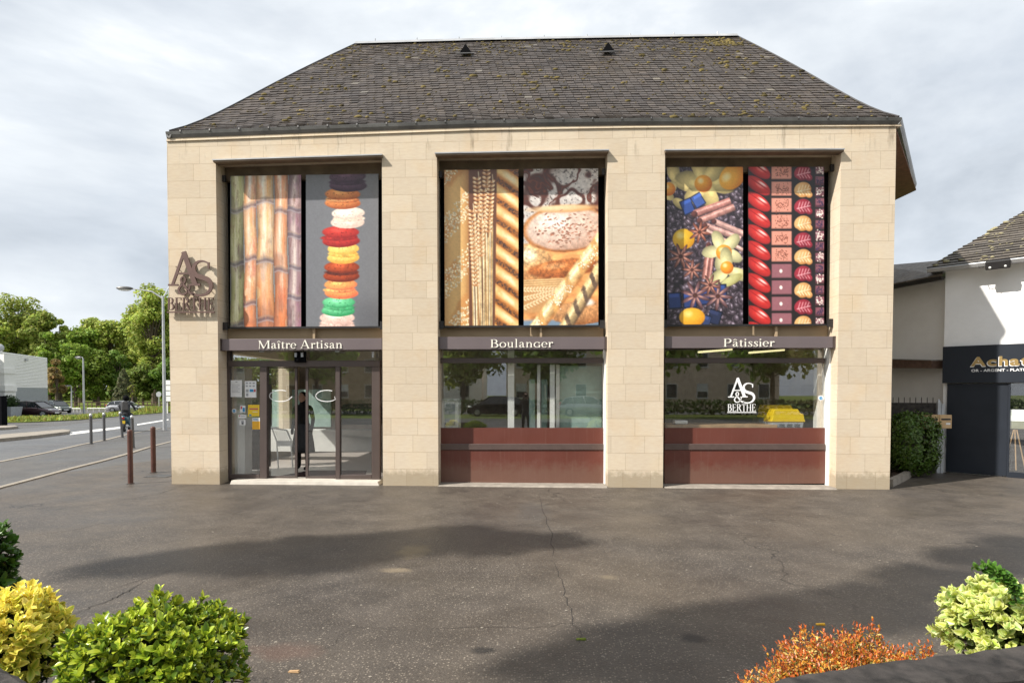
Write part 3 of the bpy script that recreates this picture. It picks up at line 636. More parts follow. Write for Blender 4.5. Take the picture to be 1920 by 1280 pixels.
def p_beans():
    p = Paint(2.1, 150, (38, 32, 38)); g = np.random.default_rng(8)
    for i in range(1250):
        x, y, a = g.uniform(-.02, 1.02), g.uniform(-.02, 2.12), g.uniform(0, 3.14); k = g.uniform(.65, 1.25); r_ = g.uniform(.034, .056)
        p.ell(x, y, r_, r_*.72, a, np.array((88, 74, 86))*k, np.array((26, 20, 24)), np.array((150, 136, 150))*k, .12)
        if i % 2: p.ell(x, y, r_*.8, r_*.08, a+.1, (30, 22, 26), soft=.3)
    def husk(cx, cy, n, r_, c=(222, 196, 120), a0=0):
        for k in range(n): a = a0+k*2*math.pi/n; p.ell(cx+math.cos(a)*r_*.62, cy+math.sin(a)*r_*.62, r_*.62, r_*.34, a, c, tuple(v*.62 for v in c), tuple(min(255, v*1.15) for v in c), .06, .25, k+int(cx*50))
    def berry(cx, cy, r_, c=(244, 164, 44)): p.ell(cx, cy, r_, r_*.98, 0, c, (196, 92, 16), (255, 224, 150), .06)
    husk(.12, .2, 3, .24, a0=.3); husk(.08, .42, 2, .18, a0=.6); berry(.02, .29, .09); husk(.5, .2, 6, .31, a0=.2); berry(.48, .22, .115); p.ell(.86, .13, .19, .15, -.8, (248, 178, 56), (214, 112, 16), (255, 226, 150), .05)
    def choc(cx, cy, w_, h_, a, c=(38, 62, 128)): p.rectm(cx-w_/2, cy-h_/2, cx+w_/2, cy+h_/2, tuple(v*.4 for v in c), a); p.rectm(cx-w_*.42, cy-h_*.42, cx+w_*.42, cy+h_*.42, c, a); p.rectm(cx-w_*.42, cy-h_*.42, cx+w_*.3, cy-h_*.2, tuple(min(255, v*1.35) for v in c), a)
    choc(.27, .52, .16, .2, -.4); choc(.41, .44, .15, .18, -.55, (52, 78, 150))
    def stick(x0, y0, x1, y1, w_, c=(196, 122, 112)): p.bar(x0, y0, x1, y1, w_, c, tuple(v*.5 for v in c), (240, 190, 176), .008); p.ell(x0, y0, w_*.42, w_*.42, 0, (96, 52, 48), (40, 24, 24), None, .2)
    stick(.36, .62, .84, .45, .10); stick(.43, .71, .89, .53, .09, (206, 138, 126)); stick(.5, .77, .97, .95, .08, (208, 150, 140)); stick(.62, .72, 1.05, .90, .08, (214, 160, 150)); stick(.5, .83, 1.0, 1.1, .055, (220, 170, 156)); stick(.55, 1.02, .49, 1.48, .07, (186, 116, 104)); stick(.60, 1.1, .55, 1.48, .06, (176, 106, 96))
    p.ell(.22, .95, .145, .135, 0, (224, 178, 40), (196, 128, 14), (248, 220, 120), .05)
    def anise(cx, cy, r_, a0=0, c=(150, 92, 78)):
        for k in range(8): a = a0+k*math.pi/4; p.ell(cx+math.cos(a)*r_*.52, cy+math.sin(a)*r_*.52, r_*.52, r_*.13, a, c, (58, 34, 32), (196, 140, 120), .12)
        p.ell(cx, cy, r_*.16, r_*.16, 0, (70, 40, 36))
    anise(.43, .86, .15, .2, (160, 84, 62)); anise(.18, 1.18, .17, .5); anise(.33, 1.36, .14, .1); 
    husk(.74, 1.1, 5, .23, (232, 222, 160), .5); berry(.75, 1.13, .105); husk(.80, 1.36, 3, .24, (226, 216, 150), .4); berry(.79, 1.33, .085); p.ell(.85, 1.5, .16, .06, -.5, (204, 200, 130), (150, 140, 80), None, .1)
    for (x, y) in [(.10, 1.77), (.30, 1.76), (.48, 1.72), (.70, 1.66)]: choc(x, y, .18, .22, -.06, (34, 50, 100))
    choc(.63, 1.99, .17, .2, .3, (30, 36, 62)); choc(.52, 2.06, .1, .2, .3, (40, 52, 92)); anise(.37, 1.70, .2, .3, (120, 84, 92)); anise(.67, 1.71, .19, .1, (126, 90, 96)); anise(.57, 1.56, .14, .3)
    p.ell(.33, 1.99, .17, .125, 0, (236, 178, 50), (206, 128, 20), (252, 214, 110), .05)
    return p
def p_choc():
    p = Paint(2.1, 150, (26, 20, 20))
    for i in range(11): cy = .03+i*.215; p.ell(.13, cy, .19, .088, .62, (214, 44, 38), (112, 12, 18), (250, 130, 120), .06, 0, 0, .1, -.25); [p.ell(.13+d, cy+d*.7-.03, .13, .006, .62, (150, 20, 24), soft=.6) for d in (-.05, .03)]; p.ell(.19, cy-.02, .06, .012, .62, (255, 214, 206), soft=.5)
    for i in range(10):
        cy = .07+i*.218; c = (222, 142, 120) if i < 6 else (140, 84, 92); p.rectm(.305, cy-.095, .575, cy+.095, tuple(v*.7 for v in c)); p.rectm(.312, cy-.09, .566, cy+.082, c)
        if i < 6: p.dots(60, lambda g: (g.uniform(.36, .53), cy+g.normal(0, .035)), .008, (140, 74, 56), i)
        else: p.ell(.43, cy, .02, .025, 0, (250, 236, 224), soft=.25)
    for i in range(10):
        cy = .08+i*.222; red = i % 2 == 0; c = (158, 38, 52) if red else (228, 176, 110); d = (96, 16, 30) if red else (176, 110, 52); l = (232, 170, 176) if red else (255, 230, 184)
        p.ell(.72, cy, .115, .10, -.35, c, d, None, .05); p.ell(.80, cy+.06, .05, .045, .6, c, d, None, .1); p.ell(.625, cy+.10, .06, .035, .5, (26, 20, 20), soft=.2)
        p.bar(.64, cy+.03, .82, cy-.01, .011, l)
        for k in range(4): x = .66+k*.04; p.bar(x, cy+.02-k*.008, x+.025, cy-.065, .008, l); p.bar(x, cy+.02, x+.035, cy+.07, .008, l)
    for i in range(15):
        cy = .04+i*.145; p.rectm(.885, cy-.062, 1.02, cy+.058, (74, 36, 44)); p.rectm(.89, cy-.058, 1.02, cy+.03, (118, 68, 80))
        p.dots(26, lambda g: (g.uniform(.90, .99), cy+g.normal(0, .03)), .010, (250, 230, 220) if i % 2 == 0 else (52, 34, 66), i)
    return p
def board(name, painter, px, Y, parent_label, cat, gain=1.0, bright=.86):
    """px = TL, TR, BR, BL pixels of the board; a 25 mm thick board with a printed face"""
    p = painter(); TL, TR, BR, BL = [at(x, y, Y) for x, y in px]
    w_ = ((TR-TL).length+(BR-BL).length)/2
    root = thing(name, (BL+BR)/2, parent_label, cat, 'printed picture boards over the shop windows')
    lin = (np.clip(p.img*(.93+.14*p.noise(50, 50, 77, 3, .8))[..., None], 0, 255)/255)**bright; lin = np.where(lin <= .04045, lin/12.92, ((lin+.055)/1.055)**2.4)*gain
    u = np.linspace(0, 1, p.w); v = np.linspace(0, 1, p.h); V_, U_ = np.meshgrid(v, u, indexing='ij')
    A = [np.array(q) for q in (TL, TR, BR, BL)]
    P = (A[0]*((1-U_)*(1-V_))[..., None]+A[1]*(U_*(1-V_))[..., None]+A[2]*(U_*V_)[..., None]+A[3]*((1-U_)*V_)[..., None])-np.array(root.location)
    idx = np.arange(p.w*p.h).reshape(p.h, p.w); fs = np.stack([idx[:-1, :-1], idx[1:, :-1], idx[1:, 1:], idx[:-1, 1:]], -1).reshape(-1, 4)
    me = bpy.data.meshes.new('printed_face'); me.from_pydata(P.reshape(-1, 3).tolist(), [], fs.tolist())
    ca = me.color_attributes.new('Col', 'FLOAT_COLOR', 'POINT'); ca.data.foreach_set('color', np.concatenate([lin.reshape(-1, 3), np.ones((p.w*p.h, 1))], 1).astype(np.float32).ravel())
    me.materials.append(M['print']); o = bpy.data.objects.new('printed_face', me); col.objects.link(o); o.parent = root
    mb = MB(); mb.slab([q+Vector((0, .003, 0)) for q in (TL, TR, BR, BL)], (0, .025, 0)); mb.build('backing', M['dark_metal'], root)
    return root
board('picture_board', p_cane, [(432, 330.5), (564.5, 328), (564.5, 614), (432, 615)], .24, 'tall printed board picturing five sugar cane stems, left of the macaron board', 'poster', bright=.72)
board('picture_board', p_macaron, [(573.5, 328), (709.5, 326), (709, 613), (574, 614)], .26, 'tall printed board picturing a wobbly stack of coloured macarons on grey', 'poster')
board('picture_board', p_wheat, [(833, 319), (972, 317.5), (972, 611), (834, 611)], .24, 'tall printed board picturing wheat ears between sesame and poppy seed bread', 'poster')
board('picture_board', p_loaf, [(982, 317), (1121.5, 316), (1122, 610), (982, 610)], .26, 'tall printed board picturing a cut loaf over crossed baguettes', 'poster')
board('picture_board', p_beans, [(1250.5, 313.5), (1393, 313), (1393, 610), (1251, 610)], .24, 'tall printed board picturing coffee beans, physalis fruit and cinnamon sticks', 'poster')
board('picture_board', p_choc, [(1403, 313), (1545, 313), (1545, 609), (1404, 610)], .26, 'tall printed board picturing rows of red almond and square chocolates', 'poster')
# ------------------------------------------------------------------ the bakery
def lerp_px(pts, x):
    for (a, ya), (b, yb) in zip(pts, pts[1:]):
        if x <= b: return ya+(yb-ya)*(x-a)/(b-a)
    a, ya = pts[-2]; b, yb = pts[-1]; return ya+(yb-ya)*(x-a)/(b-a)
WTOP = [(309, 265.6), (600, 255), (900, 244.7), (1200, 240), (1690, 237)]
GUT_T = [(313, 246.5), (600, 235.5), (900, 225.3), (1200, 221.3), (1690, 219.8)]
GUT_B = [(313, 259.5), (600, 247.5), (900, 236.8), (1200, 232.5), (1690, 231.5)]
bakery = thing('bakery_building', Vector((0, 0, 0)), 'pale limestone corner bakery with mossy dark slate hipped roof and three tall bays', 'building')
FR = [(313, 302), (404, 302), (716.5, 292), (818, 289.5), (1139, 283.5), (1247, 283.5), (1577, 282), (1680, 282)]
PIER = [((313, 322), (404.5, 412), 302, 302), ((716, 718), (819, 822), 292, 289.5), ((1139, 1139.5), (1247, 1243), 283.5, 283.5), ((1577, 1567), (1680, 1668), 282, 282)]
mb = MB(); D0 = Vector((0, .62, 0))
for (x0, y0), (x1, y1) in zip(FR, FR[1:]):
    mb.slab([at(x0, y0), at(x1, y1), at(x1, lerp_px(WTOP, x1)), at(x0, lerp_px(WTOP, x0))], D0)
for (a, b), (c, d), yl, yr in PIER:
    A = at(a, yl); B = at(c, yr); xb0 = at(b, 912).x; xb1 = at(d, 912).x
    mb.slab([(xb0, 0, -.1), (xb1, 0, -.1), B, A], D0)
XL = at(317, 600).x; XR = at(1674, 600).x; ZT = at(996, 243).z; ZE = at(1000, 224, -.03).z
zl_ = at(313, 265).z
mb.box(XL, XL+.3, .622, 1.2, -.1, zl_); mb.box(XL, XL+.3, 5.2, 9, -.1, zl_); mb.box(XL, XL+.3, 1.2, 5.2, -.1, .35); mb.box(XL, XL+.3, 1.2, 5.2, 2.65, zl_)
mb.box(XR-.3, XR, .622, 9, -.1, at(1680, 237).z); mb.box(XL+.3, XR-.3, 8.7, 9, -.1, ZT)
mb.build('wall', M['limestone'], bakery)
# inner shell; unseen left side window, added to let sun into the shop
m = MB(); m.box(XL+.12, XL+.128, 1.2, 5.2, .35, 2.65); m.build('side_pane', M['shop_glass'], bakery)
ib = MB(); ib.box(XL+.3, XR-.3, .7, 8.6, 3.05, 3.15); ib.box(XL+.301, XR-.301, 6.0, 6.1, .06, 3.05); ib.build('inner_wall', M['inner_wall'], bakery)
ib = MB(); ib.box(XL+.3, XR-.3, .48, 6.0, -.05, .06); ib.build('inner_floor', M['inner_floor'], bakery)
def sweep(path, prof):
    m = MB(); n = len(prof); vs = []; fs = []
    for i, p in enumerate(path):
        t = (path[min(i+1, len(path)-1)]-path[max(i-1, 0)]); t.z = 0; t.normalize(); out = Vector((t.y, -t.x, 0))
        for a, b in prof: vs.append(p+out*a+Vector((0, 0, b)))
    for i in range(len(path)-1):
        for k in range(n): k2 = (k+1) % n; fs.append((i*n+k, (i+1)*n+k, (i+1)*n+k2, i*n+k2))
    fs += [tuple(range(n)), tuple(range((len(path)-1)*n, len(path)*n))]
    return m.add(vs, fs)
xs = [313+i*(1689-313)/24 for i in range(25)]
cor = [at(x, lerp_px(WTOP, x), 0) for x in xs]
sweep(cor, [(.018, -.012), (.026, .0), (.018, .012), (.006, .015), (.006, .1), (-.3, .1), (-.3, .003), (.0, .003)]).build('cornice', M['limestone'], bakery)
# gutters
gp = [at(x, lerp_px(GUT_T, x), -.045) for x in [311+i*(1690-311)/24 for i in range(25)]]
gprof = [(.0, .0), (.012, -.01), (.0, -.06), (-.03, -.115), (-.08, -.12), (-.11, -.04), (-.11, 0), (-.09, 0), (-.08, -.06), (-.05, -.09), (-.02, -.05), (-.015, -.0)]
ztop = gp[-1].z
def at_z(px, py, z): r = ray(px, py); return CAM+r*((z-CAM.z)/r.z)
C1 = gp[-1].copy(); E1 = at_z(1718, 344, ztop); E2 = at_z(1681, 362, ztop); E3 = E2+(E2-E1).normalized()*5
C0 = gp[0].copy(); L1 = Vector((C0.x-.02, 8.8, C0.z))
gut = MB(); s1 = sweep(gp, gprof); s2 = sweep([C1, E1], gprof); s3 = sweep([E1, E3], gprof); s4 = sweep([L1, C0], gprof)
for s_ in (s1, s2, s3, s4): gut.add(s_.v, s_.f)
gutter = gut.build('gutter', M['zinc'], bakery)
st = MB()
for k in range(25):
    f = (k+.5)/25; i = f*24; a = gp[int(i)].lerp(gp[min(int(i)+1, 24)], i-int(i))
    for dx in (-.012,): st.hexa([a+Vector(v) for v in [(-.012, -.022, -.02), (.012, -.022, -.02), (.012, .05, -.125), (-.012, .05, -.125), (-.012, -.02, .012), (.012, -.02, .012), (.012, .14, .012), (-.012, .14, .012)]])
st.pieces('gutter_strap', M['zinc'], gutter)
sof = MB(); zs = Vector((0, 0, -.13)); wr0 = Vector((XR+.01, .0, ztop)); wr1 = Vector((XR+.01, 8.5, ztop))
sof.slab([p+zs for p in (wr0, C1+Vector((0, .15, 0)), E1, E3, wr1)], (0, 0, -.03)); sof.build('soffit', M['brown_soffit'], bakery)
sof = MB(); sof.slab([Vector((C0.x, C0.y+.16, C0.z-.135)), Vector((XL-.004, C0.y+.16, C0.z-.135)), Vector((XL-.004, 8.8, C0.z-.135)), Vector((C0.x, 8.8, C0.z-.135))], (0, 0, -.03)); sof.build('soffit', M['brown_soffit'], bakery)
# roof: front slope laid in stepped slate courses
RID = [(668, 83), (900, 76.5), (1200, 71), (1381, 68.5)]; RY = 3.36
EAV = [(318, 247), (600, 236), (900, 225.8), (1200, 221.8), (1685, 220.3)]
NU = 26; NR = 41
def roofpt(u, s):
    xe = 318+u*(1685-318); xr = 668+u*(1381-668); e = at(xe, lerp_px(EAV, xe), -.03); r = at(xr, lerp_px(RID, xr), RY); p = e.lerp(r, s); p.z -= 1.15*s*(1-s)**4; return p
ROOFN = Vector((0, -.72, .69))
vs = []; fs = []; cols = []
R0 = roofpt(0, 1); R1 = roofpt(1, 1); e0 = roofpt(0, 0); e1 = roofpt(1, 0)
EBr = Vector((E3.x, 8.9, ZE)); EBl = Vector((C0.x, 8.9, ZE)); E1u = E1+Vector((0, 0, .03))
# dark underlay, then the slates in overlapping courses
gs = random.Random(12)
for k in range(NU):
    for j in range(20):
        o = len(vs); vs += [roofpt(k/NU, j/20), roofpt((k+1)/NU, j/20), roofpt((k+1)/NU, (j+1)/20), roofpt(k/NU, (j+1)/20)]; fs.append((o, o+1, o+2, o+3)); cols += [(.012, .011, .011)]*4
SW = .165
for r_ in range(NR):
    s0, s1 = r_/NR, (r_+1)/NR; w_ = (roofpt(1, s0)-roofpt(0, s0)).length; n_ = int(w_/SW)+2; ph = (.5 if r_ % 2 else 0)+gs.uniform(-.08, .08)
    for i in range(-1, n_):
        u0 = max(0, (i+ph)*SW/w_); u1 = min(1, (i+1+ph)*SW/w_)
        if u1-u0 < .002: continue
        g_ = .004/w_; u0 += g_; u1 -= g_; l0 = .017+gs.uniform(-.004, .006); l1 = l0+gs.uniform(-.004, .004); d_ = gs.uniform(-.05, .05)/NR if gs.random() < .9 else -.18/NR; sl = s0+d_ if r_ else s0
        p = [roofpt(u0, max(0, sl)), roofpt(u1, max(0, sl)), roofpt(u1, s1), roofpt(u0, s1)]; o = len(vs)
        vs += [p[0]+ROOFN*.002, p[1]+ROOFN*.002, p[0]+ROOFN*l0, p[1]+ROOFN*l1, p[2]+ROOFN*.005, p[3]+ROOFN*.005]; fs += [(o, o+1, o+3, o+2), (o+2, o+3, o+4, o+5)]
        t_ = gs.random(); k_ = gs.uniform(.82, 1.17); c = tuple((x*(1-t_)+y*t_)*k_ for x, y in zip((.055, .047, .043), (.074, .061, .053)))
        if gs.random() < .008: c = (.15, .137, .117)
        cols += [c]*6
n0 = len(vs)
vs += [R0, R1, e0, e1, EBr, EBl, E1u]; cols += [(.06, .055, .053)]*7; fs += [(n0, n0+5, n0+4, n0+1), (n0+1, n0+4, n0+6)]
for j in range(14):
    o = len(vs); dn = Vector((0, 0, -.01)); vs += [roofpt(0, j/14)+dn, roofpt(0, (j+1)/14)+dn, EBl, roofpt(1, j/14)+dn, roofpt(1, (j+1)/14)+dn, E1u]; cols += [(.06, .055, .053)]*6; fs += [(o, o+2, o+1), (o+3, o+4, o+5)]
me = bpy.data.meshes.new('roof'); me.from_pydata(vs, [], fs); LS = (roofpt(.5, 1)-roofpt(.5, 0)).length
ca = me.color_attributes.new('Col', 'FLOAT_COLOR', 'POINT'); ca.data.foreach_set('color', np.concatenate([np.array(cols), np.ones((len(cols), 1))], 1).astype(np.float32).ravel())
tm = NT('slate_courses'); a_ = tm.new('ShaderNodeVertexColor'); a_.layer_name = 'Col'; v_ = tm.coord()
kk = tm.mix(.6, a_.outputs[0], tm.ramp(tm.noise(v_, .8, 6, .62), [(.35, (.43, .43, .46)), (.65, (.58, .54, .48))]), 'OVERLAY')
zone = tm.ramp(tm.noise(v_, .7, 3), [(.42, 0.0), (.62, 1.0)])
kk = tm.mix(tm.math('MULTIPLY', tm.math('MULTIPLY', tm.ramp(tm.noise(v_, 13, 6, .75), [(.56, 0.0), (.68, 1.0)]), zone), .6), kk, (.20, .165, .085))
tm.color(kk); tm.set(tm.ramp(tm.noise(v_, 14, 3), [(.3, .42), (.7, .72)]), spec=.4); tm.bump(tm.noise(v_, 40, 4), .35, .004)
me.materials.append(tm.m); roof = bpy.data.objects.new('roof', me); col.objects.link(roof); roof.parent = bakery
rc = MB(); rp = [roofpt(i/20, 1)+Vector((0, 0, .035)) for i in range(21)]; s_ = sweep(rp, [(.13, -.09), (.05, .0), (0, .03), (-.05, 0), (-.13, -.09), (0, -.0)]); rc.add(s_.v, s_.f)
for k in range(9):
    p = rp[1].lerp(rp[-2], k/8); rc.tube([p, p+Vector((0, 0, .08))], .012, 5)
rc.build('ridge_cap', M['zinc_light'], roof)
for u in (0, 1):
    hp = [roofpt(u, i/14)+Vector((0, 0, .012)) for i in range(15)]; hm = MB(); hm.tube(hp, .022, 6); hm.build('hip_cap', M['dark_metal'], roof)
for px, py in ((871, 106), (1142, 103)):
    # small triangular roof vent; a black slab stands in for its shaded inside
    best = min(((roofpt(u/120, s/60), u, s) for u in range(121) for s in range(40, 61)), key=lambda q: (lambda c: (c[0]-px)**2+(c[1]-py)**2)(((lambda d: (PX+F*d.x/-d.z, PY-F*d.y/-d.z))(ROT.transposed() @ (q[0]-CAM)))))[0]
    fx = best+Vector((0, -.06, .0)); hw, hh = .155, .22
    apex = fx+Vector((0, 0, hh+.03)); a, b = fx+Vector((-hw, 0, .03)), fx+Vector((hw, 0, .03)); back = best+Vector((0, .26, .29))
    vm = MB(); vm.add([a, b, apex, back, a*.97+apex*.03, b], [(0, 2, 3), (1, 3, 2)]); rv = vm.build('roof_vent', M['zinc'], roof)
    vm = MB(); vm.slab([a+Vector((.01, -.006, 0)), b+Vector((-.01, -.006, 0)), apex+Vector((0, -.006, -.012))], (0, .02, 0)); vm.build('vent_dark_slab', M['black'], rv)
    vm = MB(); vm.box(fx.x-hw-.05, fx.x+hw+.05, fx.y-.05, fx.y-.008, fx.z+.012, fx.z+.028); vm.build('vent_apron', M['zinc'], rv)
ms = MB(); g = random.Random(4)
cl_ = [(g.random(), g.random()**.8*.95) for _ in range(120)]
for i in range(1250):
    u, s = cl_[int(g.random()*120)]; u = min(.995, max(.005, u+g.gauss(0, .022))); s = min(.97, max(.01, s+g.gauss(0, .03)))
    if i % 3 == 0: u = g.random(); s = g.random()**.8*.97
    if i < 200: s = .8+.19*g.random(); u = g.random()
    if i > 1100: u = .97-.06*g.random(); s = .85+.12*g.random()
    p = roofpt(u, s)+ROOFN*.015; k = g.random()
    rr = .010+.036*k**3.4 if s < .8 else .011+.02*k**2
    rx = rr*g.uniform(1, 2.2); ms.ball(p, (rx, rr*.75, rr*.8), 7, 4, .25)
mo = ms.build('moss', M['moss'], roof, True); mo['kind'] = 'stuff'

# ---- bays
def bx(m, x0, y0, x1, y1, Ya, Yb, ref=None):
    """box whose front face at y=Ya fills the pixel rectangle x0..x1, y0..y1"""
    A = at(x0, y1, Ya); B = at(x1, y1, Ya); C = at(x1, y0, Ya); D = at(x0, y0, Ya); m.slab([A, B, C, D], (0, Yb-Ya, 0)); return m
BAY = [(404.5, 716.5, 302, 292), (818.5, 1139, 289.5, 283.5), (1247, 1577, 283.5, 282)]
for (x0, x1, ya, yb) in BAY:
    A = at(x0-1, ya-.5, 0); B = at(x1+1, yb-.5, 0); m = MB(); 
    m.hexa([A+Vector((0, -.085, -.055)), B+Vector((0, -.085, -.055)), B+Vector((0, .1, -.055)), A+Vector((0, .1, -.055)), A+Vector((0, -.085, -.012)), B+Vector((0, -.085, -.012)), B+Vector((0, -.003, .004)), A+Vector((0, -.003, .004))]); lg = m.build('window_hood', M['lintel'], bakery)
    m = MB(); m.hexa([A+Vector((-.01, -.098, -.028)), B+Vector((.01, -.098, -.028)), B+Vector((.01, -.004, -.008)), A+Vector((-.01, -.004, -.008)), A+Vector((-.01, -.098, -.006)), B+Vector((.01, -.098, -.006)), B+Vector((.01, -.004, .012)), A+Vector((-.01, -.004, .012))]); m.build('hood_flashing', M['zinc_light'], lg)
    xa, xb = A.x+.02, B.x-.02
    zt, zb2 = at(900, 612, .36).z, at(900, 636, .36).z
    m = MB(); m.box(xa, xb, .34, .60, at(996, 330, .4).z-.02, ZT-.35); m.build('lintel', M['lintel'], bakery)
    m = MB(); m.box(xa, xb, .44, .60, zt, at(996, 330, .4).z-.02); m.build('upper_window', M['black'], bakery)
    m = MB(); m.box(xa, xb, .37, .61, zb2-.06, zt); m.build('spandrel', M['spandrel'], bakery)
    xm = at((x0+x1)/2+35, 620, .5).x; m = MB(); m.box(xm-.022, xm+.022, .28, .368, zb2-.06, zt-.03); m.build('bracket_post', M['spandrel'], bakery)
    m = MB(); m.box(xa+.04, xb-.04, .225, .27, zt-.03, zt+.004); m.box(xa, xa+.09, .18, .222, zt-.06, zt+.09); m.box(xb-.09, xb, .18, .222, zt-.06, zt+.09); z3 = at(996, 325, .25).z
    m.box(xa, xa+.06, .22, .27, z3-.06, z3+.06); m.box(xb-.06, xb, .22, .27, z3-.06, z3+.06); m.pieces('board_bracket', M['dark_metal'], bakery)
# ---- sign boards over the three bays
SB = [(416, 716, 635.5, 634, 657, 655, 484, 643, 'Maître Artisan', 653.5, 'dark mauve fascia sign reading Maître Artisan above the glass entrance doors'),
      (823, 1134, 631.5, 631.5, 654.5, 654.5, 919, 1037, 'Boulanger', 651.5, 'dark mauve fascia sign reading Boulanger above the middle shop window'),
      (1247.5, 1562, 630.5, 630.5, 652.5, 652, 1356, 1452, 'Pâtissier', 650, 'dark mauve fascia sign reading Pâtissier above the right shop window')]
YS = .10
for (x0, x1, ta, tb, ba, bb, tx0, tx1, txt, ty, lab) in SB:
    A, B, C, D = at(x0, ba, YS), at(x1, bb, YS), at(x1, tb, YS), at(x0, ta, YS)
    root = thing('fascia_sign', (A+B)/2, lab, 'sign', 'fascia signs over the bays'); m = MB(); m.slab([A, B, C, D], (0, .12, 0)); m.build('sign_board', M['sign_paint'], root, bevel=.004)
    m = MB(); m.box(A.x-.045, A.x-.002, YS-.02, YS+.13, A.z-.005, D.z+.005); m.box(B.x+.002, B.x+.04, YS-.02, YS+.13, B.z-.005, C.z+.005); m.pieces('end_plate', M['frame_paint'], root)
    tt = txt.replace('g', 'G') if 'lang' in txt else txt
    P0 = at(tx0, ty, YS-.004); P1 = at(tx1, ty, YS-.004); sc_e = (P1-P0).length/width(tt, .03); sv = (at(tx0, ty-15.2, YS).z-P0.z)/.7
    word(root, tt, lambda a, b, P0=P0, s=sc_e, sv=sv: P0+Vector((a*s, 0, b*sv)), M['cream_letter'], thick=.008)
# ---- entrance bay: sliding doors
YD = .37
m = MB(); bx(m, 427, 676, 712, 687, YD-.05, YD+.1); bx(m, 424.5, 655, 431, 899, YD-.03, YD+.08); bx(m, 697, 687.5, 712, 900, YD-.05, YD+.08); bx(m, 487, 687.5, 500, 897, YD-.05, YD+.08); bx(m, 629, 687.5, 637, 900, YD-.05, YD+.08)
bx(m, 431.5, 889, 486.5, 898, YD-.04, YD+.06); bx(m, 637.5, 890, 696.5, 900, YD-.04, YD+.06); bx(m, 427, 652, 712, 657, YD-.02, YD+.08); m.build('door_frame', M['frame_paint'], bakery, bevel=.004)
m = MB(); bx(m, 431.5, 657.3, 711, 675.5, YD+.02, YD+.028); m.build('transom_pane', M['shop_glass'], bakery)
m = MB(); bx(m, 431.3, 687.5, 486.7, 888.5, YD, YD+.008); m.build('fixed_pane', M['shop_glass'], bakery)
m = MB(); bx(m, 637.3, 687.5, 696.7, 889.5, YD, YD+.008); m.build('fixed_pane', M['shop_glass'], bakery)
for (a, b) in ((500.5, 557), (573, 628.5)):
    m = MB(); Yd = YD+.04; inner = 1 if a < 560 else 0
    bx(m, a, 892, b, 896.5, Yd, Yd+.04); bx(m, a, 688, b, 690, Yd, Yd+.04)
    if inner: bx(m, b-4, 690.3, b, 891.7, Yd, Yd+.04)
    else: bx(m, a, 690.3, a+4.5, 891.7, Yd, Yd+.04)
    d = m.build('sliding_door', M['frame_paint'], bakery)
    m = MB(); bx(m, a+(0 if inner else 4.7), 690.3, b-(4.3 if inner else 0), 891.7, Yd+.015, Yd+.023); m.build('pane', M['shop_glass'], d)
m = MB(); bx(m, 552, 659, 572, 679, YD-.12, YD-.055); m.ball(at(559, 674, YD-.13), .05, 10, 6); m.build('motion_sensor', M['black'], bakery)
m = MB()
for (a, b, c, d) in ((486, 656.5, 494, 660), (628, 656.5, 636, 660), (552, 661, 556, 669), (564, 661, 568, 669), (697, 659, 701, 670)): bx(m, a, b, c, d, YD-.16, YD-.13)
m.pieces('lamp_clip', M['grey_plastic'], bakery)
A = at(429, 904, .02); B = at(712, 911, .0); m = MB(); m.hexa([(A.x, .03, -.03), (B.x, .01, -.03), (B.x, .6, -.03), (A.x, .6, -.03), (A.x+.03, .06, .075), (B.x-.05, .04, .07), (B.x-.05, .6, .075), (A.x+.03, .6, .075)]); m.build('doorstep', M['step_stone'], bakery, bevel=.008)
# handles drawn on the doors
for (a, b) in ((503, 551), (590, 626)):
    m = MB(); pts = []
    for k in range(17): an = R(62+238*k/16); pts.append(at(a+23+21*math.cos(an), 742-10.5*math.sin(an), YD+.035))
    pts += [at(a+39, 748.5, YD+.035), at(min(b+1, a+45), 743, YD+.035)]
    m.tube(pts, .007, 5); o = m.build('door_decal', M['white_vinyl'], None); o.location = (0, 0, 0)
    tag(o, 'white curved vinyl swoosh on the %s sliding glass door' % ('left' if a < 560 else 'right'), 'decal', 'white swooshes on the sliding doors')
# ---- the two shop windows
def shopwin(x0, x1, yt, yb0):
    m = MB(); bx(m, x0, 671, x1, 680.3, YD-.03, YD+.08); bx(m, x0, yt-4, x1, yt, YD-.01, YD+.08); f = m.build('window_frame', M['frame_paint'], bakery, bevel=.003)
    m = MB(); bx(m, x0+.2, yt+.3, x1-.2, 670.7, YD+.01, YD+.018); m.build('transom_pane', M['shop_glass'], bakery)
    m = MB(); bx(m, x0+.2, 680.6, x1-.2, 801.5, YD+.02, YD+.028); m.build('window_pane', M['shop_glass'], bakery)
    m = MB(); bx(m, x0, 801.8, x1, 831.5, YD+.0, YD+.05); m.build('upper_panel', M['red_panel'], bakery)
    m = MB(); bx(m, x0-.5, 831.8, x1+.5, 843, YD-.05, YD+.04); m.build('metal_rail', M['metal_strip'], bakery, bevel=.006)
    m = MB(); bx(m, x0-.3, 843.3, x1+.3, yb0, YD-.03, YD+.05); m.build('lower_panel', M['red_panel'], bakery)
    m = MB(); bx(m, x0, yb0+.3, x1, yb0+5, YD+.0, YD+.05); m.build('plinth', M['black'], bakery)
    XB = at(x1+4, 750, .3).x; m = MB(); m.box(at(x1+.8, 750, YD).x, at(x1+.8, 750, YD).x+.03, YD-.12, YD+.08, .02, at(x1, yt, YD).z); m.build('lit_reveal_strip', M['white_paint'], bakery)  # white-painted strip in place of the sunlit right reveal
shopwin(825.5, 1131, 654, 905.5); shopwin(1246.5, 1547, 652, 906)
m = MB(); A = at(800, 913, 0).x; m = MB()
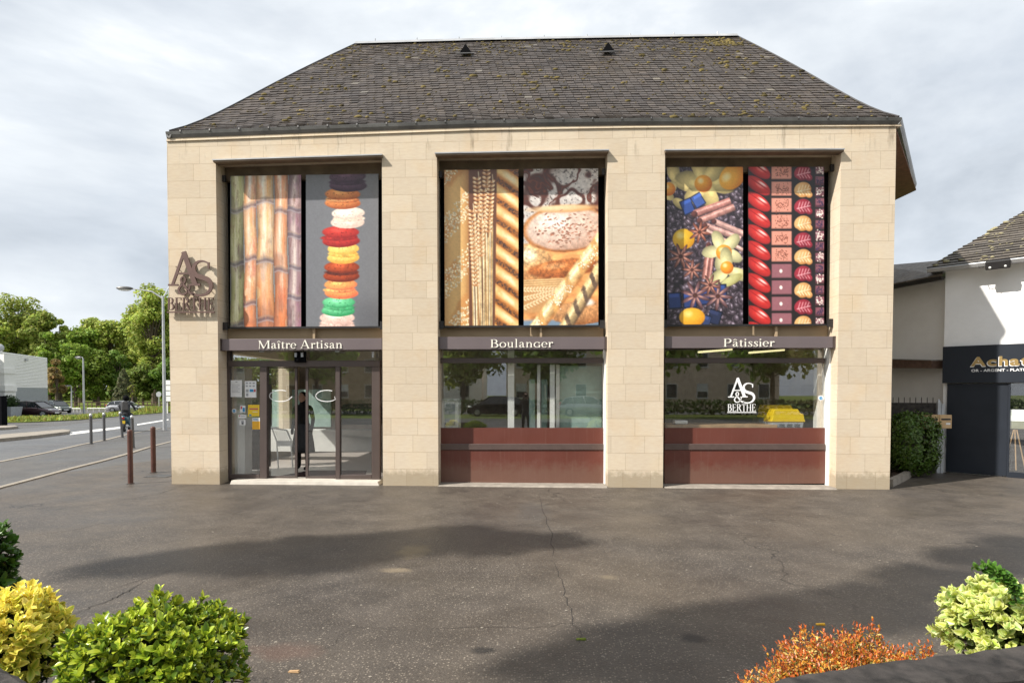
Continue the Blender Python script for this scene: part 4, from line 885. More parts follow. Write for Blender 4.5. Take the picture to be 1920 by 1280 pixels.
for (a, b) in ((820, 1140), (1244, 1568)):
    xa, xb = at(a, 912).x, at(b, 915).x; m.hexa([(xa+.02, -.10, -.03), (xb-.02, -.16, -.03), (xb-.02, .40, -.03), (xa+.02, .40, -.03), (xa+.02, .0, .022), (xb-.02, -.02, .03), (xb-.02, .40, .03), (xa+.02, .40, .03)])
m.pieces('sill_footing', M['concrete'], bakery)
# ---- wall monogram
sg = thing('monogram_sign', at(360, 588, -.08), 'brown metal cut-out monogram A&S over BERTHE on the leftmost stone pier', 'sign')
logo(sg, lambda a, b: at(300+a/7.108, 440+b/7.108, -.05)+Vector((0, 0, 0)), M['logo_paint'], .03)
m = MB()
for (a, b) in ((330, 500), (390, 500), (345, 545), (395, 545), (325, 575), (360, 575), (398, 575)): m.tube([at(a, b, -.05), at(a, b, .01)], .008, 5)
m.pieces('spacer', M['logo_paint'], sg)
dc = thing('window_decal', at(1391, 775, YD), 'white vinyl monogram A&S BERTHE on the right shop window', 'decal')
# decal: frame mapped so that x 118..735 -> 1364..1419 and y 228..1042 -> 708..774
logo(dc, lambda a, b: at(1364+(a-102)*54/633, 708+(b-228)*65.5/814, YD+.012), M['white_vinyl'], .002)
# ---- notices on the glass
def sheet(px, mat, lab, cat='notice', lines=(), group='paper notices on the entrance glass', Yp=YD-.006):
    x0, y0, x1, y1 = px; A = at(x0, y1, Yp)
    root = thing('paper_notice', A, lab, cat, group); m = MB(); bx(m, x0, y0, x1, y1, Yp, Yp+.004); m.build('sheet', M[mat], root)
    by = {}
    for (a, b, c, d, mm) in lines: by.setdefault(mm, []).append((a, b, c, d))
    for mm, rs in by.items():
        m = MB()
        for (a, b, c, d) in rs: bx(m, x0+(x1-x0)*a, y0+(y1-y0)*b, x0+(x1-x0)*c, y0+(y1-y0)*d, Yp-.002, Yp-.0005)
        m.pieces('print', M[mm], root)
sheet((432.5, 712.5, 453.5, 744), 'paper', 'large white printed notice at top left of the fixed door pane', lines=[(.42, .08, .6, .13, 'grey_print')]+[(.12, .25+.075*k, .85-.2*(k % 3 == 2), .27+.075*k, 'grey_print') for k in range(7)])
sheet((459, 714, 480.5, 745), 'paper', 'white sheet of small pictograms with a blue card logo at its middle', lines=[(.08+.3*i, .08+.18*j, .26+.3*i, .17+.18*j, 'grey_print') for i in range(3) for j in range(2)]+[(.42, .5, .75, .66, 'blue_print'), (.78, .5, .95, .66, 'pink_print'), (.1, .5, .32, .68, 'grey_print'), (.1, .74, .3, .92, 'grey_print')])
sheet((465, 758.5, 486, 780), 'yellow_paper', 'bright yellow square notice above the orange one', lines=[(.12, .3, .9, .42, 'pink_print'), (.4, .6, .85, .64, 'paper'), (.1, .84, .3, .97, 'blue_print')])
sheet((473, 783, 488, 804.5), 'orange_paper', 'half orange notice with a white heading near the door post', lines=[(.0, .0, 1, .3, 'paper'), (.1, .08, .7, .14, 'blue_print'), (.15, .2, .8, .24, 'blue_print')])
sheet((450, 760, 460, 773), 'paper', 'small white card with coloured picture beside the yellow notice', lines=[(.1, .1, .4, .5, 'pink_print'), (.5, .3, .9, .9, 'blue_print')])
sheet((446.5, 777, 462, 783.5), 'paper', 'narrow white strip sticker under the picture card', lines=[(.1, .2, .25, .5, 'pink_print'), (.35, .4, .9, .6, 'grey_print')])
sheet((449, 787, 460.5, 796.5), 'paper', 'small square white sticker with dark emblem, lowest of the stickers', lines=[(.3, .15, .7, .6, 'grey_print'), (.35, .6, .65, .85, 'black')])
def disc(px, py, r_, lab, Yp=YD-.006):
    c = at(px, py, Yp); root = thing('round_sticker', c, lab, 'sticker', 'round stickers on the glass'); m = MB(); n = 20
    m.slab([c+Vector((r_*math.cos(2*math.pi*k/n), 0, r_*math.sin(2*math.pi*k/n))) for k in range(n)], (0, .003, 0)); m.build('disc', M['paper'], root)
    m = MB(); m.tube([c+Vector((r_*.55*math.cos(2*math.pi*k/12), -.003, r_*.55*math.sin(2*math.pi*k/12))) for k in range(13)], .005, 4); m.box(c.x-.01, c.x+.01, c.y-.004, c.y-.002, c.z-.02, c.z+.02); m.build('emblem', M['blue_print'], root)
disc(439, 770, .045, 'round white and blue sticker at left edge of the entrance glass'); disc(1539, 746, .05, 'round white and blue sticker at right edge of the right shop window', YD+.012)
# ------------------------------------------------------------------ inside the shop
def obj1(m, name, mat, lab, cat, group=None, **k): o = m.build(name, mat, None, **k); return tag(o, lab, cat, group)
m = MB(); bx(m, 431, 690, 459, 888, .62, .95); obj1(m, 'display_cabinet', M['white_paint'], 'tall white cabinet side just inside the left door pane', 'cabinet')
m = MB(); bx(m, 459.5, 800, 486, 880, 1.3, 1.9); bx(m, 460, 720, 500, 800, 2.1, 2.4); obj1(m, 'shop_shelf', M['counter_dark'], 'dark shelf unit behind the papered door pane', 'shelf')
r_ = thing('display_stand', at(532, 880, 1.0), 'white wire basket display stand on slim legs behind the left sliding door', 'stand'); m = MB()
P = lambda a, b, Y=1.0: at(a, b, Y)
for a, b, c, d in ((519, 828, 522, 878), (545, 828, 549, 876), (519, 828, 548, 829), (510, 802, 519, 828), (538, 806, 548, 829), (510, 802, 538, 806)): m.tube([P(a, b), P(c, d)], .014, 5); m.tube([P(a, b, 1.35), P(c, d, 1.35)], .014, 5)
m.build('stand_frame', M['white_paint'], r_); m = MB()
for k in range(8): m.tube([P(511+k*3.6, 803+k*.5), P(520+k*3.6, 827)], .006, 4)
m.build('basket', M['white_paint'], r_); m = MB(); bx(m, 519, 826, 547, 836, .99, 1.0); m.build('price_plate', M['paper'], r_)
m = MB(); A = at(520, 892, .7); B = at(682, 892, .7); m.hexa([(A.x, .75, .061), (B.x, .75, .061), (B.x-.2, 1.7, .061), (A.x+.35, 1.7, .061), (A.x, .75, .072), (B.x, .75, .072), (B.x-.2, 1.7, .072), (A.x+.35, 1.7, .072)]); obj1(m, 'door_mat', M['mat_red'], 'dark red door mat inside the sliding doors', 'mat')
c_ = thing('shop_counter', at(660, 880, 3.2), 'dark sales counter with pale front inside the entrance', 'counter'); m = MB(); bx(m, 640, 758, 712, 796, 2.6, 3.6); m.build('counter_top', M['counter_dark'], c_); m = MB(); bx(m, 500, 806, 700, 846, 3.7, 4.2); m.build('counter_front', M['white_paint'], c_)
m = MB(); bx(m, 505, 730, 620, 800, 5.4, 5.5); obj1(m, 'reflection_panel', M['green_glass'], 'pale green panel standing in for a reflection in the entrance glass', 'panel')  # green panel coloured like the building mirrored in the doors, no real fitting
# white uprights and fridge behind the middle window
cf = thing('cold_room', at(1035, 900, 2.2), 'white framed glass cold room standing behind the middle window', 'cold room'); m = MB()
for (a, b, Y) in ((952, 964, .62), (1007, 1013, .75), (1031, 1040, .60), (1042, 1049, .66)): A = at(a, 802, Y); B = at(b, 802, Y); m.box(A.x, B.x, Y, Y+.08, .06, 2.32 if a > 1000 else 3.0)
m.build('upright', M['white_paint'], cf); m = MB(); A = at(1050, 802, .8); B = at(1128, 802, .8); m.box(A.x, B.x, .8, .82, .06, 2.3); m.build('side_panel', M['green_glass'], cf); m = MB(); bx(m, 992, 711, 1003, 804, .9, .92); bx(m, 1015, 711, 1026, 804, .95, .97); m.build('glass_door', M['green_glass'], cf)
mc = thing('kitchen_machine', at(842, 830, .55), 'white dough machine with rounded viewing hatch at left of the middle window', 'machine'); m = MB(); bx(m, 826, 750, 860, 835, .55, 1.0); m.build('body', M['white_paint'], mc, bevel=.03); m = MB(); bx(m, 834, 757, 853, 796, .53, .548); m.build('hatch', M['grey_plastic'], mc, bevel=.01); m = MB(); bx(m, 825, 747.5, 861, 750, .52, 1.0); m.build('lid', M['steel'], mc)
m = MB(); A = at(1247, 802, .6); B = at(1452, 802, .6); m.box(A.x, B.x, .46, 1.25, at(1300, 800, .6).z-.05, at(1300, 795, .6).z); obj1(m, 'work_bench', M['wood'], 'pale wooden worktop along the right shop window', 'worktop', bevel=.004)
def crate(px, py, s, Y, lab):
    b = at(px, py, Y); r0 = thing('lidded_crate', b, lab, 'crate', 'yellow lidded crates in the right window'); w2 = .315*s; m = MB()
    m.hexa([b+Vector(v) for v in [(-w2*.95, 0, 0), (w2*.95, 0, 0), (w2*.95, .35, 0), (-w2*.95, .35, 0), (-w2, -.01, .14*s), (w2, -.01, .14*s), (w2, .37, .14*s), (-w2, .37, .14*s)]]); m.build('crate_body', M['grey_plastic'], r0, bevel=.015)
    m = MB()
    for i in range(3):
        for j in range(2): m.box(b.x-w2*.55+i*.15*s, b.x-w2*.55+i*.15*s+.11*s, b.y-.012, b.y-.008, b.z+.05*s+j*.035*s, b.z+.062*s+j*.035*s)
    m.pieces('grip_slot', M['black'], r0)
    m = MB(); pr = [(-1.06, .14), (-1.06, .17), (-1.0, .2), (-.98, .30), (-.88, .40), (.62, .40), (.76, .32), (.96, .30), (1.02, .2), (1.08, .17), (1.08, .14)]
    m.slab([b+Vector((x*w2, -.02, z*s)) for x, z in pr], (0, .42, 0)); m.build('lid', M['yellow_plastic'], r0, bevel=.02)
crate(1477, 804, .95, .50, 'yellow lidded grey crate at the front against the right window'); crate(1464, 796, .98, 1.0, 'yellow lidded grey crate partly hidden behind the front one')
m = MB(); bx(m, 1265, 788, 1290, 794.8, .5, .7); obj1(m, 'paper_tray', M['white_paint'], 'small white tray lying on the pale worktop', 'tray', bevel=.02)
m = MB(); bx(m, 1484, 757, 1527, 765, 1.6, 2.0); obj1(m, 'mixing_bowl', M['steel'], 'steel bowl rim behind the yellow crates', 'bowl')
m = MB(); A = at(1529, 802, .7); m.box(A.x, A.x+.18, .62, .8, .06, 3.0); obj1(m, 'inner_post', M['white_paint'], 'cream wall post inside the right edge of the right window', 'post')
for (a, b, c, d) in ((1310, 660, 1372, 655), (1405, 661, 1470, 656)):
    r_ = thing('ceiling_tube', at(a, b, 2.2), '%s lit yellowish strip light seen through the right transom' % ('left' if a < 1400 else 'right'), 'light', 'strip lights in the right bay'); m = MB(); m.tube([at(a, b, 1.6), at(c, d, 3.6)], .022, 8); m.build('lit_tube', M['tube'], r_)
# ------------------------------------------------------------------ figures: one skinned surface each
def mk_skin(me): 
    bm = bmesh.new(); bm.from_mesh(me); bm.verts.layers.skin.verify(); bm.to_mesh(me); bm.free()
def figure(name, joints, bones, parent, mat, root_i=0):
    me = bpy.data.meshes.new(name); names = list(joints)
    me.from_pydata([joints[n][:3] for n in names], [(names.index(a), names.index(b)) for a, b in bones], [])
    mk_skin(me); o = bpy.data.objects.new(name, me); col.objects.link(o); o.modifiers.new('skin', 'SKIN').use_smooth_shade = True
    for i, n in enumerate(names):
        r_ = joints[n][3]; r_ = r_ if hasattr(r_, '__len__') else (r_, r_)
        me.skin_vertices[0].data[i].radius = r_; me.skin_vertices[0].data[i].use_root = (i == root_i)
    sb = o.modifiers.new('sub', 'SUBSURF'); sb.levels = 1
    bpy.context.view_layer.update(); m2 = bpy.data.meshes.new_from_object(o.evaluated_get(bpy.context.evaluated_depsgraph_get())); bpy.data.objects.remove(o); m2.name = name
    m2.materials.clear(); m2.materials.append(mat)
    ob = bpy.data.objects.new(name, m2); col.objects.link(ob); ob.parent = parent; return ob
SPINE = [('hip', 'waist'), ('waist', 'chest'), ('chest', 'neck'), ('neck', 'head'), ('head', 'crown')]
def limbs(): 
    b = list(SPINE)
    for s in 'lr': b += [('chest', s+'sh'), (s+'sh', s+'el'), (s+'el', s+'wr'), (s+'wr', s+'hd'), ('hip', s+'hp'), (s+'hp', s+'kn'), (s+'kn', s+'an'), (s+'an', s+'to')]
    return b
def standing(holding=False):
    j = {'hip': (0, 0, .95, (.15, .11)), 'waist': (0, 0, 1.1, (.14, .10)), 'chest': (0, 0, 1.34, (.17, .12)), 'neck': (0, -.01, 1.52, .058), 'head': (0, .01, 1.63, (.082, .09)), 'crown': (0, .0, 1.72, (.07, .075))}
    for s, k in (('l', -1), ('r', 1)):
        j[s+'sh'] = (.19*k, 0, 1.43, .065)
        if holding: j[s+'el'] = (.27*k, .12, 1.24, .048); j[s+'wr'] = (.11*k, .22, 1.52, .034); j[s+'hd'] = (.07*k, .24, 1.59, .036)
        else: j[s+'el'] = (.25*k, -.02, 1.15, .047); j[s+'wr'] = (.25*k, .05, .9, .034); j[s+'hd'] = (.24*k, .07, .8, .036)
        j[s+'hp'] = (.10*k, 0, .88, .095); j[s+'kn'] = (.11*k, .02, .5, .062); j[s+'an'] = (.11*k, 0, .09, .045); j[s+'to'] = (.12*k, .14, .04, .042)
    return j
def person(loc, rotz, lab, scale=1.0, holding=False, cloth='black_cloth', group=None, skirt=None):
    root = thing('person', Vector((0, 0, 0)), lab, 'person', group)
    figure('body', standing(holding), limbs(), root, M[cloth])
    m = MB(); m.ball((0, .03, 1.635), (.079, .088, .112), 12, 8); m.ball((0, .12, 1.62), (.014, .018, .024), 6, 4); m.ball((-.085, .02, 1.63), (.012, .022, .03), 6, 4); m.ball((.085, .02, 1.63), (.012, .022, .03), 6, 4); m.build('face', M['skin'], root, True)
    m = MB(); m.ball((0, -.01, 1.67), (.092, .098, .098), 12, 8); m.build('hair', M['black'], root, True)
    if skirt: m = MB(); m.lathe((0, 0, 0), [(.15, 1.05), (.19, .9), (.24, .6), (.26, .42), (.25, .42)], 16); m.build('skirt', M[skirt], root, True)
    if holding:
        m = MB(); m.box(-.07, .07, .2, .27, 1.58, 1.68); m.tube([(0, .27, 1.63), (0, .34, 1.63)], .04, 12); c = m.build('camera_body', M['black'], None); tag(c, 'black camera held to the face of the reflected photographer', 'camera'); c.location = Vector(loc); c.rotation_euler.z = rotz; c.scale = (scale,)*3
    root.location = loc; root.rotation_euler.z = rotz; root.scale = (scale,)*3
    return root
p0 = at(569, 880, 1.75); person((p0.x, 1.75, .06), R(165), 'person in black jacket and long grey skirt standing behind the sliding doors', .98, skirt='grey_cloth')
# photographer, seen mirrored in the middle window (camera lens just in front of the face)
person((CAM.x+.02, CAM.y-.42, 0), 0, 'person in dark clothes holding a camera, mirrored in the middle window', 1.0, True)
# ------------------------------------------------------------------ scooter and rider
def scooter_and_rider(P, rz):
    sc = thing('motor_scooter', Vector((0, 0, 0)), 'teal and grey motor scooter riding away along the road', 'scooter')
    # local: heading +y, z up
    def wheel(y):
        m = MB(); m.tube([(-.055, y, .24), (-.04, y, .24), (.04, y, .24), (.055, y, .24)], [.20, .24, .24, .20], 20); w_ = m.build('wheel', M['rubber'], sc); m = MB(); m.tube([(-.06, y, .24), (.06, y, .24)], .11, 14); m.build('rim', M['steel'], w_)
    wheel(-.62); wheel(.66)
    m = MB(); m.tube([(0, -.88, .72), (0, -.6, .66), (0, -.25, .58), (0, .05, .35), (0, .3, .3), (0, .48, .55), (0, .52, .88)], [.07, .14, .17, .15, .14, .14, .09], 12); m.build('bodywork', plain('teal_paint', (.02, .09, .12), .3), sc, True)
    m = MB(); m.tube([(0, -.75, .80), (0, -.4, .80), (0, -.1, .76)], [.10, .14, .11], 10); m.build('seat', M['black_cloth'], sc, True)
    m = MB(); m.tube([(-.34, .42, 1.0), (-.1, .5, .96), (.1, .5, .96), (.34, .42, 1.0)], .018, 6); m.build('handlebar', M['dark_metal'], sc)
    m = MB(); m.box(-.06, .06, -.93, -.90, .64, .72); m.build('tail_light', M['red_lens'], sc); m = MB(); m.box(-.09, .09, -.93, -.915, .42, .56); m.build('number_plate', M['yellow_paper'], sc)
    m = MB(); m.tube([(.13, -.2, .25), (.15, -.8, .33)], [.04, .06], 8); m.build('exhaust', M['steel'], sc)
    for s in (-1, 1): m = MB(); m.tube([(s*.3, .45, 1.02), (s*.4, .46, 1.2)], .008, 5); m.ball((s*.41, .45, 1.22), (.06, .02, .04), 8, 5); m.build('mirror', M['dark_metal'], sc)
    rd = thing('person', Vector((0, 0, 0)), 'rider in dark helmet with grey backpack seated on the scooter', 'person')
    j = {'hip': (0, -.32, .90, (.16, .13)), 'waist': (0, -.3, 1.05, (.15, .12)), 'chest': (0, -.22, 1.3, (.18, .13)), 'neck': (0, -.17, 1.46, .06), 'head': (0, -.14, 1.56, .08), 'crown': (0, -.14, 1.64, .07)}
    for s, k in (('l', -1), ('r', 1)):
        j[s+'sh'] = (.2*k, -.2, 1.38, .068); j[s+'el'] = (.31*k, .08, 1.15, .052); j[s+'wr'] = (.3*k, .34, 1.03, .038); j[s+'hd'] = (.29*k, .43, 1.02, .04)
        j[s+'hp'] = (.13*k, -.2, .86, .10); j[s+'kn'] = (.2*k, .2, .80, .07); j[s+'an'] = (.17*k, .16, .40, .052); j[s+'to'] = (.17*k, .3, .37, .045)
    figure('body', j, limbs(), rd, M['grey_cloth'])
    m = MB(); m.ball((0, -.13, 1.6), (.135, .155, .145), 14, 10); m.build('helmet', M['black'], rd, True)
    bp = MB(); bp.hexa([(-.15, -.46, 1.02), (.15, -.46, 1.02), (.14, -.34, 1.02), (-.14, -.34, 1.02), (-.12, -.40, 1.46), (.12, -.40, 1.46), (.12, -.30, 1.46), (-.12, -.30, 1.46)]); b_ = bp.build('backpack', M['counter_dark'], None, bevel=.04); tag(b_, 'grey backpack worn by the scooter rider', 'backpack')
    for o in (sc, rd, b_): o.location = P; o.rotation_euler.z = rz
P = G(238, 808.5); scooter_and_rider(P, R(24))
# ------------------------------------------------------------------ cars
def paint(name, c): 
    t = NT(name); t.color(c); t.set(.28, .3, .5); t.b.inputs['Coat Weight'].default_value = .7; t.b.inputs['Coat Roughness'].default_value = .05; M[name] = t.m; return t.m
def hatchback(P, rz, L, W, H, mat, lab, group='parked cars by the park'):
    root = thing('parked_car', Vector((0, 0, 0)), lab, 'car', group)
    st = [(-.5, .42, .62, .36), (-.485, .30, .84, .43), (-.42, .20, .90, .47), (-.30, .19, .93, .49), (-.05, .19, .92, .5), (.18, .19, .90, .5), (.27, .19, .86, .49), (.40, .20, .74, .47), (.47, .24, .62, .43), (.5, .34, .52, .36)]
    m = MB(); vs = []; fs = []; h = H/1.46
    for (x, z0, z1, w) in st:
        x *= L; w *= W; z0 *= h; z1 *= h; zm = z0+(z1-z0)*.55
        vs += [(x, -w*.9, z0), (x, -w, zm), (x, -w*.95, z1-.03), (x, -w*.8, z1), (x, w*.8, z1), (x, w*.95, z1-.03), (x, w, zm), (x, w*.9, z0)]
    for i in range(len(st)-1):
        for k in range(8): k2 = (k+1) % 8; fs.append((i*8+k, i*8+k2, (i+1)*8+k2, (i+1)*8+k))
    fs += [tuple(range(8)), tuple(range((len(st)-1)*8, len(st)*8))]; m.add(vs, fs); m.build('body', mat, root, True)
    gl = [(-.47, .0), (-.38, .40), (-.30, .485), (-.05, .54), (.10, .50), (.30, .0)]; vs = []; fs = []
    for (x, dz) in gl: zb = .88*h; z = zb+dz*h; w = W*(.46-.10*dz/.54); vs += [(x*L, -W*.455, zb-.05), (x*L, -w, z), (x*L, w, z), (x*L, W*.455, zb-.05)]
    for i in range(len(gl)-1):
        for k in range(3): fs.append((i*4+k, i*4+k+1, (i+1)*4+k+1, (i+1)*4+k))
    fs += [(0, 1, 2, 3), (20, 21, 22, 23)]; MB().add(vs, fs).build('window', M['car_glass'], root)
    m = MB(); vs = []; fs = []; ro = [(-.395, .385), (-.30, .505), (-.05, .565), (.11, .515)]
    for (x, dz) in ro: z = (.88+dz)*h; w = W*.365; vs += [(x*L, -w, z-.035), (x*L, -w*.85, z+.012), (x*L, w*.85, z+.012), (x*L, w, z-.035)]
    for i in range(3):
        for k in range(3): fs.append((i*4+k, i*4+k+1, (i+1)*4+k+1, (i+1)*4+k))
    m.add(vs, fs)
    for s in (-1, 1):
        for a, b in (((.30, .0), (.11, .505)), ((-.47, .0), (-.385, .40)), ((-.02, .0), (-.06, .52)), ((-.24, 0), (-.26, .48))): m.tube([(a[0]*L, s*W*.462, .87*h+a[1]*h), (b[0]*L, s*W*(.462-.10*b[1]/.54), .88*h+b[1]*h)], .03, 6)
    m.build('roof', mat, root, True)
    for x in (-.31, .33):
        for s in (-1, 1):
            y = s*W*.44; m = MB(); m.tube([(x*L, y-.1, .31), (x*L, y-.08, .31), (x*L, y+.08, .31), (x*L, y+.1, .31)], [.27, .31, .31, .27], 22); w_ = m.build('wheel', M['rubber'], root); m = MB(); m.tube([(x*L, y+s*.085, .31), (x*L, y+s*.115, .31)], [.2, .18], 16); m.build('rim', M['steel'], w_)
    for s in (-1, 1):
        m = MB(); m.ball((.455*L, s*W*.36, .66*h), (.16, .12, .07), 10, 6); m.build('headlight', M['lamp_lens'], root, True)
        m = MB(); m.ball((-.475*L, s*W*.39, .88*h), (.09, .08, .14), 10, 6); m.build('tail_light', M['red_lens'], root, True)
        m = MB(); m.ball((.2*L, s*W*.54, .95*h), (.06, .1, .07), 8, 6); m.build('mirror', mat, root, True)
    m = MB(); m.box(.497*L, .505*L, -.26, .26, .36, .46); m.build('number_plate', M['paper'], root); m = MB(); m.box(.46*L, .502*L, -.5, .5, .24, .34); m.build('grille', M['black'], root)
    root.location = P; root.rotation_euler.z = rz; return root
def gp_at(px, d): p = campt(px, 735, d); return Vector((p.x, p.y, gz(p.y)))
hatchback(gp_at(64, 54), R(3), 3.95, 1.7, 1.46, paint('plum_paint', (.035, .008, .014)), 'dark plum hatchback parked facing right in front of the warehouse')
hatchback(gp_at(104, 71), R(-20), 3.7, 1.65, 1.5, paint('green_paint', (.02, .035, .026)), 'dark green small car half hidden behind the plum hatchback')
hatchback(gp_at(235, 78), R(20), 4.1, 1.7, 1.46, paint('silver_paint', (.42, .43, .45)), 'silver hatchback parked beside the park lawn')
# ------------------------------------------------------------------ ground and roads
def struct(o): o['kind'] = 'structure'; return o
def sheet_poly(name, pts, mat, dz, kind='structure'):
    """flat polygon draped on the ground, cut where the ground changes slope"""
    bm = bmesh.new(); vs = [bm.verts.new((p.x, p.y, 0)) for p in pts]; f = bm.faces.new(vs); bmesh.ops.triangulate(bm, faces=[f])
    for (y, _) in GP: bmesh.ops.bisect_plane(bm, geom=bm.verts[:]+bm.edges[:]+bm.faces[:], plane_co=(0, y, 0), plane_no=(0, 1, 0))
    for v in bm.verts: v.co.z = gz(v.co.y)+dz
    bmesh.ops.recalc_face_normals(bm, faces=bm.faces)
    me = bpy.data.meshes.new(name); bm.to_mesh(me); bm.free()
    if me.polygons and me.polygons[0].normal.z < 0: me.flip_normals()
    me.materials.append(mat); o = bpy.data.objects.new(name, me); col.objects.link(o); o['kind'] = kind; return o
big = [Vector((-600, -300, 0)), Vector((600, -300, 0)), Vector((600, 900, 0)), Vector((-600, 900, 0))]
gr = sheet_poly('ground', big, M['lawn'], -.06)
K1 = [(-260, 990), (0, 914.6), (60, 899), (128, 880.5), (190, 865), (237, 852), (279, 839)]
k1 = [G(*p) for p in K1]; far_k = [G(330, 826), G(520, 806)]
K2 = [(-260, 905), (0, 866), (89, 848.5), (154, 833.5), (200, 824.5), (240, 814)]
k2 = [G(*p) for p in K2]; k2b = [G(300, 803), G(500, 786)]
lo = [Vector((-40, -6, 0))]
apron = [Vector((40, -90, 0)), Vector((40, 40, 0)), far_k[1], far_k[0]]+list(reversed(k1))+[Vector((-30, -90, 0))]
sheet_poly('forecourt', [Vector((-14, -16, 0)), Vector((60, -16, 0)), Vector((60, 7, 0)), Vector((-9.0, 7, 0))], M['apron_asphalt'], .004)
sheet_poly('pavement', [Vector((-60, -16, 0)), Vector((-13.9, -16, 0)), Vector((-8.9, 7.1, 0)), Vector((-7, 60, 0)), Vector((-60, 60, 0))], M['pavement_asphalt'], 0)
RF = [(-300, 818), (-60, 806), (33, 803.5), (120, 798), (225, 783.5), (315, 776), (520, 764)]
rf = [G(*p) for p in RF]
road = sheet_poly('road', k2+k2b+list(reversed(rf)), M['road_asphalt'], .008)
# strip of forecourt between the two kerb lines
sheet_poly('parking_bay', k1+far_k[:1]+[k2b[0]]+list(reversed(k2)), M['pavement_asphalt'], .006)
def ribbon(name, pts, w, h, mat, base=0.0):
    m = MB(); n = len(pts)
    for a, b in zip(pts, pts[1:]):
        d = (b-a); d.z = 0; d.normalize(); s = Vector((d.y, -d.x, 0))*w/2
        A = Vector((a.x, a.y, gz(a.y)+base)); B = Vector((b.x, b.y, gz(b.y)+base)); up = Vector((0, 0, h))
        m.hexa([A-s, B-s, B+s, A+s, A-s+up, B-s+up, B+s+up, A+s+up])
    return struct(m.build(name, mat))
ribbon('kerb', k1+far_k[:1], .13, .055, M['kerb_stone'], -.03); ribbon('kerb', k2+k2b[:1], .14, .05, M['kerb_stone'], -.03)
def isl(name, top, h, mat, cap):
    pts = [G(*p) for p in top]; m = MB(); m.slab([Vector((p.x, p.y, gz(p.y)-.02)) for p in pts], (0, 0, h+.02)); return struct(m.build(name, [mat]))
isl('traffic_island', [(-260, 846), (0, 828.5), (70, 821.5), (128, 814), (132, 811), (118, 809.5), (60, 815), (0, 820), (-260, 832)], .13, M['kerb_stone'], None)
isl('traffic_island', [(-200, 812), (10, 806), (34, 803.5), (28, 801.5), (0, 802), (-200, 806)], .13, M['kerb_stone'], None)
def marking(px): pts = [G(*p) for p in px]; return sheet_poly('road_marking', pts, M['road_paint'], .013)
marking([(131, 815.5), (228, 803), (231, 799.5), (131, 810.5)]); marking([(257, 797.5), (316, 787.5), (316, 785.5), (257, 795)])
# verge, lot and park lawn beyond the road
vg = [(-200, 796), (4, 793), (70, 791.5), (150, 787), (235, 779.5), (305, 773.5), (330, 771), (330, 768), (300, 769), (235, 773), (150, 781), (70, 784.5), (5, 785.5), (-200, 788)]
m = MB(); pts = [G(*p) for p in vg]; n = len(pts)
vgo = sheet_poly('grass_verge', pts, M['lawn'], .05); 
sheet_poly('car_park', [G(-300, 787), G(5, 784.5), G(150, 780), G(235, 772.5), G(300, 768.5), G(340, 766), G(330, 760), Vector((-40, 78, 0)), Vector((-120, 74, 0))], M['pavement_asphalt'], .006)
# tufts of long grass on the verge
C = []; poly = pts
for (xa, ya), (xb, yb), k in [((4, 790), (70, 788.5), 700), ((70, 788.5), (150, 785.5), 900), ((150, 785), (235, 777), 900), ((235, 777), (310, 771), 1500)]:
    for i in range(k):
        t_ = rng.random(); px = xa+(xb-xa)*t_; py = ya+(yb-ya)*t_+rng.uniform(-2.4, 2.2); p = G(px, py); C.append((p.x+rng.normal(0, .2), p.y+rng.normal(0, .5), gz(p.y)+.04, px))
C = np.array(C); n = len(C); hgt = rng.uniform(.12, .36, n)*(1+1.2*(C[:, 3] > 268)); U = np.stack([rng.normal(0, .12, n), rng.normal(0, .12, n), hgt], 1); V = np.stack([rng.uniform(.06, .16, n), rng.normal(0, .05, n), np.zeros(n)], 1)
gt = leaf_mesh('verge_grass', M['tree_leaf'], C[:, :3]+U*.5, U, V, jcol((.24, .27, .055), n, .35, .2)); gt['kind'] = 'stuff'
